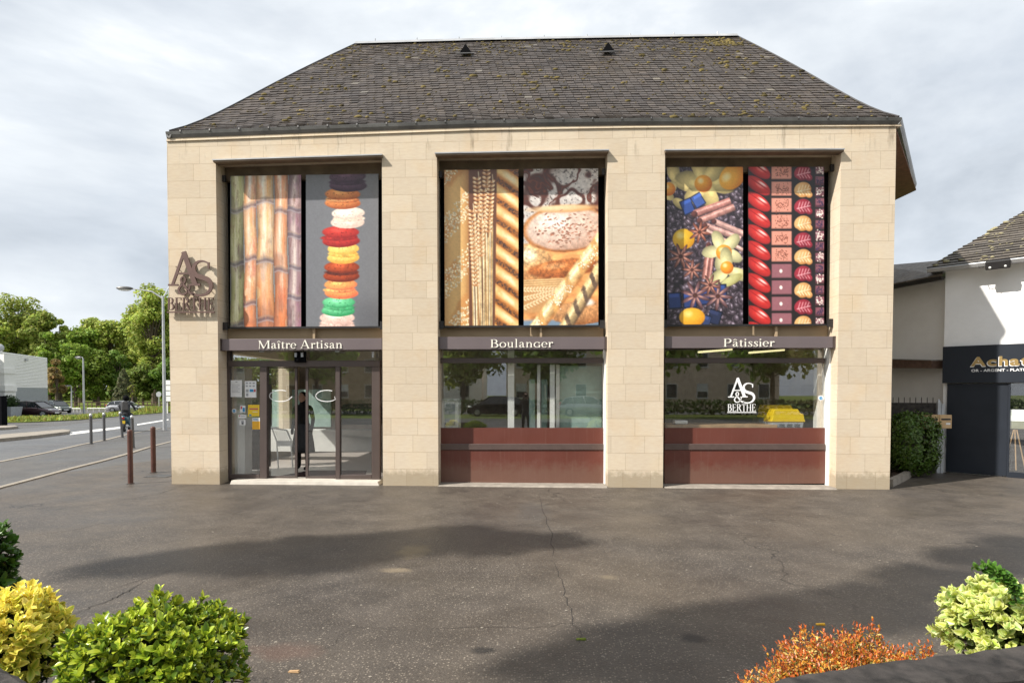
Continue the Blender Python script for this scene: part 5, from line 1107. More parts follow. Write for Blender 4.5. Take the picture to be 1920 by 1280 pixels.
# ------------------------------------------------------------------ trees
def tree(px, ytop, d, wpx, colr, lab, cat='tree', group='trees along the park edge', name='plane_tree', n=5200, leaf=.62, base=None, z0=None, crown0=.16, egg=1.0, pos=None, H=None, Wd=None, clump=.30):
    if pos is None:
        q = gp_at(px, d); top = campt(px, ytop, d); H = (top.z-q.z)*1.2; Wd = wpx/F*d
    else: q = Vector(pos)
    root = thing(name, q, lab, cat, group); g = np.random.default_rng(int(px*7+n) % 9999+3)
    m = MB(); lean = g.uniform(-.04, .04)*H; m.tube([q+Vector((0, 0, -.2)), q+Vector((lean*.3, 0, H*.25)), q+Vector((lean, 0, H*.72))], [H*.022+.05, H*.017+.03, .05], 8)
    zc = H*(crown0+(1-crown0)/2); rz = H*(1-crown0)/2; nc = max(14, int(44*min(2, Wd/6)))
    cen = []
    for i in range(nc):
        v = unit(1)[0]; rr = g.uniform(.35, .86); z = v[2]*rr
        k = math.sqrt(max(.05, 1-abs(z)**2.2))*egg**(z); cen.append((v[0]*rr*Wd/2*k*1.05, v[1]*rr*Wd/2*k, zc+z*rz))
    cen = np.array(cen); cr = g.uniform(.7, 1.25, nc)*Wd*clump*.62
    for i in range(0, nc, 2):
        c = Vector(cen[i]); m.tube([q+Vector((lean*.5, 0, H*.2+c.z*.3)), q+c*.55+Vector((0, 0, c.z*.3+.0)), q+c], [H*.007+.02, H*.004+.015, .015], 5, False)
    m.build('trunk', M['bark'], root)
    w_ = cr**2; w_ /= w_.sum(); pick = g.choice(nc, n, p=w_); dirs = unit(n); rad = g.random(n)**.33
    P_ = cen[pick]+dirs*(cr[pick]*rad)[:, None]*np.array([1, 1, .78]); top = zc+rz*1.0; P_[:, 2] = np.minimum(P_[:, 2], top-g.random(n)*.4); P_[:, 2] = np.maximum(P_[:, 2], H*crown0*.7)
    nr = nrm(dirs*.8+unit(n)*.7+np.array([0, 0, .35])); a = nrm(np.cross(nr, unit(n))); b = np.cross(nr, a); s = leaf*g.uniform(.6, 1.3, n)[:, None]
    tint = g.uniform(.78, 1.22, nc)[pick][:, None]
    cc = jcol(colr, n, .28, .12)*tint
    leaf_mesh('crown', M['tree_leaf'], np.array(q)+P_, a*s, b*s*.75, np.clip(cc, 0, 1), parent=root)
    return root
YG, MG, DG, BG = (.32, .375, .075), (.21, .30, .045), (.14, .22, .04), (.26, .19, .07)
TL_ = [(-28, 590, 118, 95, YG, 'large pale plane tree cut by the left picture edge behind the warehouse'), (34, 571, 124, 100, (.28, .325, .07), 'tallest olive green plane tree directly above the warehouse roof'), (84, 588, 120, 64, (.27, .32, .065), 'olive green plane tree over the right end of the warehouse'),
       (112, 608, 128, 50, YG, 'pale narrow plane tree in the low gap of the tree line'), (150, 617, 122, 70, MG, 'fresh green round tree behind the park lamp'), (178, 603, 130, 66, YG, 'pale plane tree rising behind the middle of the park'),
       (212, 612, 126, 70, YG, 'pale plane tree behind the conifer'), (252, 596, 128, 66, YG, 'pale plane tree left of the tall one by the bakery'), (290, 558, 116, 92, YG, 'tallest pale plane tree beside the bakery corner, behind the street lamp'), (336, 566, 122, 90, YG, 'pale plane tree partly hidden by the bakery corner')]
for a in TL_: tree(*a, n=9500, crown0=.12, leaf=.55)
for a in [(92, 628, 104, 46, MG, 'dark green tree with its lower crown behind the warehouse end'), (142, 655, 106, 62, MG, 'low fresh green tree in front of the plane trees'), (184, 672, 108, 62, (.15, .21, .03), 'low round green tree behind the park lawn'), (222, 664, 110, 50, DG, 'deep green tree to the upper left of the conifer'), (268, 690, 108, 60, (.16, .21, .04), 'low green tree beneath the tallest plane tree'), (312, 680, 108, 60, DG, 'dark low tree at the foot of the bakery corner')]: tree(*a, n=4200, leaf=.5, crown0=.04, name='broadleaf_tree')
tree(105, 681, 92, 34, BG, 'small reddish brown leaved tree at the warehouse end', n=2200, leaf=.42, crown0=.1, name='copper_tree', group='small trees in the park')
def conifer(px, ytop, d, wpx, colr, lab):
    q = gp_at(px, d); H = campt(px, ytop, d).z-q.z; Wd = wpx/F*d; root = thing('conifer_tree', q, lab, 'tree', 'small trees in the park'); m = MB(); m.tube([q, q+Vector((0, 0, H*.9))], [.14, .03], 8); m.build('trunk', M['bark'], root)
    n = 8000; zf = 1-np.sqrt(rng.random(n)); an = rng.uniform(0, 6.283, n); rr = Wd/2*(1-zf)**.62*np.minimum(1, .55+zf*3)*(.35+.65*rng.random(n)**.4)*(1+.16*np.sin(an*5+zf*17)+.1*np.sin(an*3-zf*31))
    C = np.array(q)+np.stack([rr*np.cos(an), rr*np.sin(an), zf*H], 1); dd = np.stack([np.cos(an), np.sin(an), np.full(n, .4)], 1); nr = nrm(dd+unit(n)*.8); a = nrm(np.cross(nr, unit(n))); b = np.cross(nr, a); leaf_mesh('crown', M['tree_leaf'], C, a*.3, b*.2, jcol(colr, n, .4, .15), parent=root)
conifer(232, 690, 92, 40, (.115, .125, .055), 'dark conical conifer standing on the park lawn')
tree(247, 714, 88, 14, (.22, .24, .05), 'slender young staked tree right of the conifer', n=420, leaf=.3, crown0=.3, egg=.6, name='young_tree', group='small trees in the park')
# a dense belt of far wood closes the gaps
n = 22000; C = np.stack([rng.uniform(-155, -10, n), rng.uniform(128, 140, n), -.3+10*rng.random(n)**.9], 1); nr = nrm(unit(n)+np.array([0, -.8, .3])); a = nrm(np.cross(nr, unit(n))); b = np.cross(nr, a)
wd = leaf_mesh('far_wood', M['tree_leaf'], C, a*1.1, b*.9, jcol((.14, .18, .035), n, .35, .15)); wd['kind'] = 'stuff'; wd['label'] = 'dense green wood closing the park behind the plane trees'
# park fence
fr = thing('park_fence', gp_at(200, 96), 'low wooden post and rail fence along the back of the park lawn', 'fence'); m = MB(); r2 = MB(); fp = [gp_at(px, 96) for px in range(60, 345, 8)]
for p in fp: m.box(p.x-.05, p.x+.05, p.y-.05, p.y+.05, p.z, p.z+1.0)
for a, b in zip(fp, fp[1:]):
    for h in (.5, .9): r2.tube([a+Vector((0, 0, h)), b+Vector((0, 0, h))], .035, 5)
m.pieces('post', M['old_wood'], fr); r2.pieces('rail', M['old_wood'], fr)
bl = MB(); 
for a, b, d in ((125, 150, 78), (163, 208, 79)): 
    A, B = gp_at(a, d), gp_at(b, d); bl.tube([A+Vector((0, 0, .45)), B+Vector((0, 0, .45))], .06, 6)
    for k in range(5): p = A.lerp(B, k/4); bl.tube([p, p+Vector((0, 0, .45))], .04, 5)
tag(bl.build('low_barrier', M['white_paint']), 'low white tubular barrier between car park and lawn', 'barrier')
# ------------------------------------------------------------------ street furniture
def bollard(P, h, r_, mat, name, lab, group, cap=None, lean=(0, 0)):
    root = thing(name, P, lab, 'bollard', group); m = MB(); top = P+Vector((lean[0], lean[1], h)); m.tube([P+Vector((0, 0, -.05)), top, top+Vector((0, 0, .012))], [r_, r_, r_*.8], 16); m.build('shaft', M[mat], root, True if False else False)
    m = MB()
    if cap: m.lathe(top, [(r_*.9, -.13), (r_*.9, -.11), (r_*.62, -.09), (r_*.62, -.055), (r_*1.05, -.05), (r_*1.02, .0), (r_*.7, .04), (0.001, .055)], 14); m.build('head', M[cap], root, True)
    else: m.lathe(top, [(r_*1.0, -.0), (r_*.98, .018), (r_*.6, .034), (.001, .04)], 14); m.build('cap', M[mat], root, True)
    m = MB(); m.lathe(P, [(r_*1.5, .0), (r_*1.45, .012), (r_, .016)], 14); m.build('base_collar', M['dark_concrete'], root)
bollard(G(245, 907), 1.02, .048, 'brown_bollard', 'steel_bollard', 'taller looking brown steel bollard, the nearer of the pair by the bakery', 'brown steel bollards'); bollard(G(288, 886), .985, .052, 'brown_bollard', 'steel_bollard', 'brown steel bollard beside the bakery corner, farther of the pair', 'brown steel bollards')
for (px, py, lab, ln) in [(171, 832.5, 'grey bollard with pale head, leftmost in the row along the road', (0, 0)), (195.5, 826.5, 'grey bollard with pale head, second from left along the road', (0, 0)), (230, 820.5, 'leaning grey bollard in front of the scooter', (-.09, 0)), (250, 840, 'grey bollard with pale head, nearest to the brown pair', (-.03, 0))]:
    bollard(G(px, py), 1.0, .048, 'grey_bollard', 'grey_bollard', lab, 'grey bollards along the road', 'galvanised', ln)
def lamp(P, ztop, head, arm_px, lab, r0=.085, right=None):
    root = thing('street_lamp', P, lab, 'street lamp', 'street lamps'); top = Vector((P.x, P.y, ztop)); m = MB(); m.tube([P, P+Vector((0, 0, .9)), top], [r0, r0*.85, r0*.55], 12); m.build('pole', M['galvanised'], root)
    m = MB(); h = head; m.tube([top+Vector((0, 0, -.12)), top.lerp(h, .35)+Vector((0, 0, .10)), top.lerp(h, .8)+Vector((0, 0, .05)), h], [.045, .035, .03, .03], 8)
    if right: m.tube([top+Vector((0, 0, -.12)), right], .035, 8)
    m.build('arm', M['galvanised'], root); d = (h-top); d.z = 0; d.normalize(); L = .62*(r0/.085); m = MB(); c = h+d*L*.4; rot = d.to_track_quat('X', 'Z').to_matrix(); m.ball(c+Vector((0, 0, .02)), (L*.55, L*.2, L*.13), 12, 8, 0, rot); m.build('lamp_head', M['zinc'], root, True)
    m = MB(); m.ball(c-Vector((0, 0, L*.06)), (L*.42, L*.15, L*.10), 12, 6, 0, rot); m.build('lens', M['lamp_lens'], root, True)
Pl = G(309, 806); dl = (ROT.transposed() @ (Pl-CAM)).z*-1
lamp(Pl, campt(305, 556, dl).z, campt(246, 541.5, dl*.985), None, 'tall grey street lamp with long curved arm beside the bakery corner', .10, campt(318, 536, dl*1.02))
Pl = gp_at(157, 62); lamp(Pl, campt(157, 672, 62).z, campt(152, 670, 62), None, 'mid-size grey park lamp in the middle of the tree line', .12)
Pl = gp_at(134, 92); lamp(Pl, campt(134, 724, 92).z, campt(131, 723, 92), None, 'smallest and farthest grey park lamp', .12)
# warehouse
W1 = campt(89, 735, 66); W0 = campt(9, 735, 56.5); dr = (W0-W1); dr.z = 0; W0 = W0+dr*1.5
def wp(px, py): return vplane(px, py, W0, W1)
wh = thing('warehouse_building', Vector((W1.x, W1.y, gz(W1.y))), 'white clad warehouse with grey corrugated lower wall at the left edge', 'building')
zt1, zm1, zb1 = wp(88.5, 670).z, wp(88.5, 727).z, gz(W1.y)-.3; zt0, zm0 = wp(9, 661).z, wp(9, 726).z
d_ = (W0-W1).normalized(); nb = Vector((-d_.y, d_.x, 0)); nb = nb if nb.dot(W1-CAM) > 0 else -nb; nf = -nb; ztm = (zt0+zt1)/2; zmm = (zm0+zm1)/2
def V3(p, z): return Vector((p.x, p.y, z))
m = MB(); m.slab([V3(W1, zmm), V3(W0, zmm), V3(W0, ztm), V3(W1, ztm)], nb*12)
k = 22
for i in range(k): z = zmm+(ztm-zmm)*(i+.2)/k; zz = (ztm-zmm)/k; m.hexa([V3(W1, z)+nf*.05, V3(W0, z)+nf*.05, V3(W0, z)-nf*.01, V3(W1, z)-nf*.01, V3(W1, z+zz*.6)+nf*.02, V3(W0, z+zz*.6)+nf*.02, V3(W0, z+zz*.6)-nf*.01, V3(W1, z+zz*.6)-nf*.01])
m.build('upper_cladding', M['white_paint'], wh)
m = MB(); m.slab([V3(W1, zb1), V3(W0, zb1), V3(W0, zmm-.003), V3(W1, zmm-.003)], nb*12)
for i in range(26): z = zb1+(zmm-zb1)*(i+.2)/26; zz = (zmm-zb1)/26; m.hexa([V3(W1, z)+nf*.04, V3(W0, z)+nf*.04, V3(W0, z)-nf*.01, V3(W1, z)-nf*.01, V3(W1, z+zz*.5)+nf*.04, V3(W0, z+zz*.5)+nf*.04, V3(W0, z+zz*.5)-nf*.01, V3(W1, z+zz*.5)-nf*.01])
m.build('lower_cladding', M['grey_plastic'], wh)
A = wp(48, 674.5); m = MB(); m.box(A.x-.3, A.x+.3, A.y-.25, A.y, A.z-.1, A.z+.1); m.build('wall_lamp', M['galvanised'], wh)
A = campt(3, 735, 54); m = MB(); za, zc_ = campt(3, 758, 54).z, campt(3, 664, 54).z; m.box(A.x-1.6, A.x+.28, A.y, A.y+1.2, za, zc_); m.box(A.x-1.7, A.x+.36, A.y-.1, A.y+1.1, campt(3, 700, 54).z, campt(3, 690, 54).z); m.box(A.x-1.7, A.x+.44, A.y-.14, A.y+1.15, campt(3, 733, 54).z, campt(3, 722, 54).z); m.build('white_porch', M['white_paint'], wh)
A = campt(-1, 652, 54); m = MB(); rot = Vector((.5, -1, 0)).to_track_quat('Z', 'Y').to_matrix(); m.ball(A, (.36, .36, .06), 16, 6, 0, rot); m.tube([A, A+Vector((0, .4, -.5))], .03, 5); tag(m.build('satellite_dish', M['galvanised'], None, True), 'round grey dish on top of the white porch at the left edge', 'dish')
A = campt(3, 735, 36); m = MB(); m.box(A.x-.5, A.x-.03, A.y, A.y+.4, gz(A.y), campt(3, 742, 36).z); tag(m.build('dark_pillar', M['black']), 'dark narrow post at the left picture edge', 'post')
A = gp_at(18, 52); pt = thing('plant_pot', A, 'grey square plant pot with a clipped bush beside the plum car', 'plant pot'); m = MB(); m.hexa([A+Vector(v) for v in [(-.5, -.5, 0), (.5, -.5, 0), (.5, .5, 0), (-.5, .5, 0), (-.62, -.62, .95), (.62, -.62, .95), (.62, .62, .95), (-.62, .62, .95)]]); m.build('pot', M['grey_plastic'], pt)
n = 700; dd = unit(n); C = np.array(A)+np.array([0, 0, 1.35])+dd*(rng.random(n)**.4)[:, None]*np.array([.68, .68, .62]); nr = nrm(dd+unit(n)*.5); a = nrm(np.cross(nr, unit(n))); b = np.cross(nr, a); leaf_mesh('bush', M['tree_leaf'], C, a*.16, b*.12, jcol((.04, .07, .02), n), parent=pt)
A = gp_at(324, 70); m = MB(); 
for k in range(4): m.box(A.x-1, A.x+1.2, A.y, A.y+.5, campt(313, 752, 70).z+k*.62, campt(313, 752, 70).z+k*.62+.54)
m.box(A.x-.8, A.x-.7, A.y+.1, A.y+.2, gz(A.y), campt(313, 752, 70).z); m.box(A.x+.8, A.x+.9, A.y+.1, A.y+.2, gz(A.y), campt(313, 752, 70).z); tag(m.build('direction_sign', M['white_paint']), 'stack of white direction boards seen past the bakery corner', 'sign')
A = gp_at(298, 82); m = MB(); m.tube([A, A+Vector((0, 0, 2.5))], .05, 6); m.tube([A+Vector((0, -.07, 2.3)), A+Vector((0, -.04, 2.3))], .36, 16); tag(m.build('road_sign', M['galvanised']), 'small round grey road sign on a pole at the park edge', 'road sign')
A = G(300, 893); dg = thing('drain_grate', A, 'small metal drain grate in the pavement beside the stone pier', 'grate'); m = MB()
for k in range(7): m.box(A.x-.25, A.x+.25, A.y-.18+k*.06, A.y-.15+k*.06, .008, .018)
m.pieces('bar', M['zinc'], dg)
# ------------------------------------------------------------------ the shop on the right
A = campt(1769, 735, 13.6); B = campt(1921, 735, 12.65); A.z = 0; B.z = 0; dw = (B-A).normalized(); B2 = A+dw*5.5; nin = Vector((-dw.y, dw.x, 0)); nin = nin if nin.y > 0 else -nin; no = -nin
def wq(px, py, off=0.0): return vplane(px, py, A+no*off, B+no*off)
def zq(px, py): return wq(px, py).z
sh = thing('white_shop_building', A, 'white plastered shop with old lichen slate roof and dark grey shopfront at the right edge', 'building')
zE = wq(1775, 507).z; m = MB(); m.slab([V3(A, -.1), V3(B2, -.1), V3(B2, zE), V3(A, zE)], nin*.3)
A2 = campt(1679, 735, 14.75); A2.z = 0; A3 = A+(A2-A)*4; zL = vplane(1765, 520, A, A2).z
m.slab([V3(A+nin*.302, -.1), V3(A3+nin*.302, -.1), V3(A3+nin*.302, zL), V3(A+nin*.302, zL)], (A2-A).cross(Vector((0, 0, 1))).normalized()*-.2 if (A2-A).cross(Vector((0, 0, 1))).normalized().y < 0 else (A2-A).cross(Vector((0, 0, 1))).normalized()*.2)
m.slab([V3(A, -.1), V3(A+nin*.3, -.1), V3(A+nin*.3, zE), V3(A, zE)], dw*-.004)
m.build('wall', M['plaster'], sh)
E1_ = wq(1738, 503, .35); dE = 4.2; e_z = wq(1830, 492, .35).z; Ea = V3(E1_, e_z); Eb = Ea+dw*7
Tp = campt(1962, 372, 15.6); T2 = Tp+dw*5
rvs = []; rfs = []; NRW = 26
def rpt(u, s): return (Ea.lerp(Eb, u)).lerp(Tp.lerp(T2, u), s)
rn = (Eb-Ea).cross(Tp-Ea).normalized(); rn = rn if rn.z > 0 else -rn
me = bpy.data.meshes.new('roof'); uvs = []
for r_ in range(NRW):
    s0, s1 = r_/NRW, (r_+1)/NRW; o = len(rvs)
    for k in range(13): u = k/12; j1 = random.uniform(-.01, .012); rvs += [rpt(u, s0), rpt(u, s0)+rn*(.025+j1), rpt(u, s1)+rn*.004]
    for k in range(12): i = o+k*3; rfs += [(i, i+3, i+4, i+1), (i+1, i+4, i+5, i+2)]
o = len(rvs); rvs += [Ea, Tp, Tp+nin*4-Vector((0, 0, 3)), Ea+nin*6]; rfs += [(o, o+1, o+2, o+3)]
me.from_pydata(rvs, [], rfs); uvl = me.uv_layers.new(name='UVMap')
for p in me.polygons:
    for li in p.loop_indices:
        vi = me.loops[li].vertex_index; c = me.vertices[vi].co; r_ = vi//39; uvl.data[li].uv = ((c-Ea).dot(dw), (r_+(1 if vi % 3 == 2 else 0))*.14)
me.materials.append(M['old_slate']); ro = bpy.data.objects.new('roof', me); col.objects.link(ro); ro.parent = sh
for v in me.vertices: v.co -= sh.location
ms = MB(); g = random.Random(9)
for i in range(240):
    u, s = g.random()*.7, g.random(); p = rpt(u, s)+rn*.02; rr = .015+.05*g.random()**3; ms.ball(p, (rr*g.uniform(1, 2), rr, rr*.6), 6, 4, .3)
mo = ms.build('lichen', plain('lichen', (.30, .27, .16), .95, 0, .4, 20), ro, True); mo['kind'] = 'stuff'
gprof2 = [(.0, .0), (.01, -.02), (-.02, -.085), (-.08, -.09), (-.11, -.02), (-.11, 0), (-.05, -.03)]
s_ = sweep([Ea+no*.03+Vector((0, 0, -.01)), Eb+no*.03+Vector((0, 0, -.01))], gprof2); m = MB(); m.add(s_.v, s_.f); m.build('gutter', M['zinc_light'], sh)
m = MB(); m.slab([Ea+Vector((0, 0, -.03)), Eb+Vector((0, 0, -.03)), Eb+nin*.34+Vector((0, 0, -.03)), Ea+nin*.34+Vector((0, 0, -.03))], (0, 0, -.03)); m.build('soffit', M['white_paint'], sh)
# lower side roof
dl_ = (A2-A).normalized(); Q0 = V3(A, zL)+Vector((0, 0, .02)); sideout = (dl_.cross(Vector((0, 0, 1)))).normalized(); sideout = sideout if sideout.y < 0 else -sideout
a0 = Q0+sideout*.25-dl_*.1; a1 = Q0+dl_*6+sideout*.25; b1 = campt(1640, 499, 17.0); b0 = campt(1790, 486, 15.2)
m = MB(); m.slab([a0, a1, b1, b0], (0, 0, -.05)); lr = m.build('side_roof', M['old_slate'], sh); uvl = lr.data.uv_layers.new(name='UVMap')
for li in range(len(lr.data.loops)): c = lr.data.vertices[lr.data.loops[li].vertex_index].co; uvl.data[li].uv = (c.dot(dl_), c.z*1.6)
s_ = sweep([a1+Vector((0, 0, -.03)), a0+Vector((0, 0, -.03))], gprof2); m = MB(); m.add(s_.v, s_.f); m.build('gutter', M['dark_metal'], sh)
# timber canopy beam
ca = vplane(1757, 676, A, A2)+sideout*.15; cb = vplane(1640, 676, A, A2)+sideout*.15; cb.z = ca.z+.12
m = MB(); m.slab([ca, cb, cb+Vector((0, 0, -.22)), ca+Vector((0, 0, -.17))], sideout*-.6); m.build('canopy', M['old_wood'], sh)
m = MB(); m.slab([ca+Vector((0, 0, .02))+sideout*.02, cb+Vector((0, 0, .02))+sideout*.02, cb+sideout*.02, ca+sideout*.02], sideout*-.6); m.build('canopy_flashing', M['zinc_light'], sh)
# dark shopfront
def wbox(m, x0, y0, x1, y1, off, th):
    m.slab([wq(x0, y1, off), wq(x1, y1, off), wq(x1, y0, off), wq(x0, y0, off)], nin*th); return m
m = MB(); p0, p1 = wq(1773, 885, .06), wq(1887, 885, .06); zz1, zz0 = wq(1800, 719, .06).z, .025
m.slab([V3(p0, zz0), V3(p1, zz0), V3(p1, zz1), V3(p0, zz1)], nin*.055); m.build('shutter_panel', M['anthracite'], sh)
p2 = p1+dw*2.2; m = MB(); q0 = p1+dw*.004; m.slab([V3(q0, .12), V3(p2, .12), V3(p2, zz1), V3(q0, zz1)], nin*.02); sw = m.build('display_window', M['shop_glass'], sh)
m = MB(); qi = q0+nin*.03; m.slab([V3(qi, .0), V3(p2, .0), V3(p2, .12), V3(qi, .12)], no*.05); m.slab([V3(qi, 0), V3(qi+dw*.035, 0), V3(qi+dw*.035, zz1), V3(qi, zz1)], no*.05); m.build('window_frame', M['anthracite'], sh)
m = MB(); m.slab([V3(q0+nin*.045, .0), V3(p2+nin*.045, .0), V3(p2+nin*.045, zz1), V3(q0+nin*.045, zz1)], nin*.003); m.build('window_backing', M['black'], sh)
m = MB(); m.slab([V3(q0+nin*.035, 1.18), V3(p2+nin*.035, 1.18), V3(p2+nin*.035, 1.42), V3(q0+nin*.035, 1.42)], nin*.004); m.build('white_band', M['white_vinyl'], sh)
m = MB(); m.slab([V3(q0+nin*.037, 1.02), V3(p2+nin*.037, 1.02), V3(p2+nin*.037, 1.18), V3(q0+nin*.037, 1.18)], nin*.004); m.build('lower_band', plain('khaki_paint', (.22, .22, .14)), sh)
m = MB(); tA = wq(1903, 810, .028); 
for (dx0, dx1) in ((-.02, -.17), (0, .03), (.03, .18)): m.tube([V3(tA+dw*dx0, 1.0), V3(tA+dw*dx1, .16)], .011, 6)
m2 = MB(); m.pieces('trestle_leg', M['wood'], sh)
# sign board
sgn = thing('shop_sign', wq(1768, 718, .12), 'dark grey shop sign with gold Achat lettering cut by the right picture edge', 'sign'); m = MB()
s0, s1 = wq(1766.5, 718, .12), wq(1766.5, 650, .12); e0_ = s0+dw*5; m.slab([V3(s0, s0.z), V3(e0_, s0.z), V3(e0_, s1.z), V3(s0, s1.z)], nin*.115); m.build('sign_board', M['anthracite'], sgn, bevel=.004)
O = wq(1822, 686, .12); Wd_ = (wq(1921, 686, .12)-O).length
for i, (t_, dx, wv) in enumerate((('A', 0, .31), ('c', .31, .2), ('h', .53, .2), ('a', .75, .2), ('t', .965, .155))):
    f = Wd_*1.05
    sans(sgn, t_, O+dw*(dx*f*.93)+Vector((-.0, 0, -.012))+dw*-.008, dw, Vector((0, 0, 1)), .265, M['white_vinyl'], .006, 'letter_edge', .045, wv*f*.88); sans(sgn, t_, O+dw*(dx*f*.93), dw, Vector((0, 0, 1)), .265, M['gold'], .012, 'letter', .035, wv*f*.86)
O2 = wq(1821, 697, .12); sans(sgn, 'OR - ARGENT - PLATINE', O2, dw, Vector((0, 0, 1)), .078, M['white_vinyl'], .006, 'subtitle', .012, Wd_*1.14)
# floodlight
fc = wq(1871, 496, .42); fl = thing('floodlight', fc, 'black floodlight on a bent arm under the eave of the white shop', 'floodlight'); m = MB(); rx_ = dw*.20; up = (Vector((0, 0, 1))*.95+no*.3).normalized()*.085; th_ = rx_.cross(up).normalized()*.05
m.hexa([fc-rx_-up-th_, fc+rx_-up-th_, fc+rx_-up+th_, fc-rx_-up+th_, fc-rx_+up-th_, fc+rx_+up-th_, fc+rx_+up+th_, fc-rx_+up+th_]); m.build('housing', M['dark_metal'], fl, bevel=.012)
m = MB(); fn_ = th_.normalized(); fn_ = fn_ if fn_.dot(no) > 0 else -fn_
for s in (-1, 1): c = fc+rx_*.62*s-up*.45+fn_*.052; m.ball(c, .025, 8, 5)
m.pieces('lens', M['lamp_lens'], fl, smooth=True); m = MB(); m.tube([fc+nin*.05, fc+nin*.2+Vector((0, 0, .06)), wq(1871, 484, .0)], .02, 6); m.tube([fc-rx_*.9, fc-rx_*1.5+Vector((0, 0, -.02)), fc-rx_*1.8+nin*.25+Vector((0, 0, .12)), wq(1845, 490, .02)], .008, 5); m.build('arm', M['dark_metal'], fl)
# boundary wall, gate post, letter boxes, hedge
w0 = campt(1762, 735, 13.5); w1 = campt(1672, 735, 13.75); zb = campt(1700, 755, 13.6).z
def zz(px, py, d): return campt(px, py, d).z
bw = thing('boundary_wall', V3(w0, 0), 'dirty concrete garden wall topped with small iron spikes behind the hedge bush', 'wall'); m = MB(); w0z = V3(w0, 0); w1z = V3(w1+(w1-w0)*1, 0); m.slab([w0z, w1z, V3(w1z, zb), V3(w0z, zb)], (0, .18, 0)); m.build('masonry', M['dark_concrete'], bw); m = MB()
for k in range(11): p = w0z.lerp(w1z, .04+k*.06); m.tube([V3(p, zb)+Vector((0, .09, 0)), V3(p, zb+.10)+Vector((0, .09, 0)), V3(p, zb+.13)+Vector((0, .09, 0))], [.008, .008, .002], 5)
m.pieces('spike', M['dark_metal'], bw)
gpst = campt(1768, 735, 13.45); m = MB(); m.box(gpst.x-.10, gpst.x-.03, gpst.y, gpst.y+.07, 0, zz(1766, 754, 13.45)); m.box(gpst.x-.02, gpst.x+.04, gpst.y, gpst.y+.06, 0, zz(1766, 757, 13.45)); m.tube([Vector((gpst.x-.065, gpst.y+.03, zz(1766, 754, 13.45))), Vector((gpst.x-.065, gpst.y+.03, zz(1766, 748, 13.45)))], [.04, .01], 8); tag(m.build('gate_post', M['galvanised']), 'grey metal gate post between garden wall and shop corner', 'post')
def lbox(x0, x1, y0, y1, d, lab):
    a = campt(x0, y1, d); b = campt(x1, y0, d); r0 = thing('letterbox', Vector((a.x, a.y, a.z)), lab, 'letterbox', 'tan letterboxes beside the hedge bush'); m = MB(); m.box(a.x, b.x, a.y, a.y+.25, a.z, b.z); m.build('case', M['letterbox'], r0, bevel=.01); m = MB(); w_ = b.x-a.x; h_ = b.z-a.z
    m.box(a.x+w_*.12, b.x-w_*.12, a.y-.006, a.y-.001, a.z+h_*.62, a.z+h_*.74); m.build('slot', M['dark_metal'], r0); m = MB(); m.box(a.x+w_*.5, b.x-w_*.15, a.y-.006, a.y-.001, a.z+h_*.28, a.z+h_*.42); m.build('name_plate', M['paper'], r0)
lbox(1733, 1760.5, 778, 804, 12.95, 'left tan letterbox partly behind the hedge bush'); lbox(1762, 1784, 777.5, 803, 12.95, 'right tan letterbox fully visible at the shop corner')
def shrub_small(c, rx, ry, rzz, n, lf, colr, lab, name, cat='bush', pw=.35, box=1.0):
    root = thing(name, Vector((c.x, c.y, 0)), lab, cat); dd = unit(n); dd = np.sign(dd)*np.abs(dd)**box; rad = (.55+.45*rng.random(n)**pw)[:, None]; dv = dd*rad*(1+.09*np.sin(dd[:, :1]*9+dd[:, 1:2]*7)+rng.normal(0, .03, (n, 1)))
    C = np.array(c)+dv*np.array([rx, ry, rzz]); C[:, 2] = np.maximum(C[:, 2], .03); nr = nrm(dd+unit(n)*.55+np.array([0, 0, .2])); a = nrm(np.cross(nr, unit(n))); b = np.cross(nr, a); s = lf*rng.uniform(.6, 1.3, (n, 1))
    leaf_mesh('foliage', M['shrub_leaf'], C, a*s, b*s*.5, jcol(colr, n, .4, .15), 'leaf', jcol(colr, n, .4, .15), root); m = MB()
    for k in range(7): p = Vector((c.x+random.uniform(-.1, .1), c.y+random.uniform(-.1, .1), 0)); m.tube([p, Vector((c.x+random.uniform(-rx, rx)*.7, c.y+random.uniform(-ry, ry)*.7, c.z+random.uniform(-.1, .3)*rzz))], [.015, .005], 5)
    m.build('stem', M['twig'], root); return root
hb = campt(1714, 735, 12.9); hz = (zz(1714, 779, 12.9)+.10)/2
shrub_small(Vector((hb.x, hb.y, hz+.02)), .455, .42, hz-.08+.03, 6500, .065, (.085, .15, .022), 'clipped dark green hedge bush in the bed right of the bakery', 'hedge_bush', pw=.25, box=.72)
bed = [G(1672, 905), G(1690, 896), G(1716, 879), G(1740, 876), G(1790, 880), G(1770, 872), G(1672, 862)]
m = MB(); m.slab([V3(p, -.01) for p in bed], (0, 0, .09)); o = m.build('soil_bed', M['soil']); o['kind'] = 'structure'
kp = [G(1668, 912), G(1693, 900), G(1719, 883), G(1742, 879), G(1800, 885), G(1935, 884)]; m = MB()
for a, b in zip(kp, kp[1:]):
    d = (b-a).normalized(); s = Vector((d.y, -d.x, 0))*.06; h = .14 if b.x < G(1745, 879).x else .09; up = Vector((0, 0, h)); m.hexa([a-s, b-s, b+s, a+s, a-s*.8+up, b-s*.8+up, b+s*.8+up, a+s*.8+up])
struct(m.build('kerb', M['concrete']))
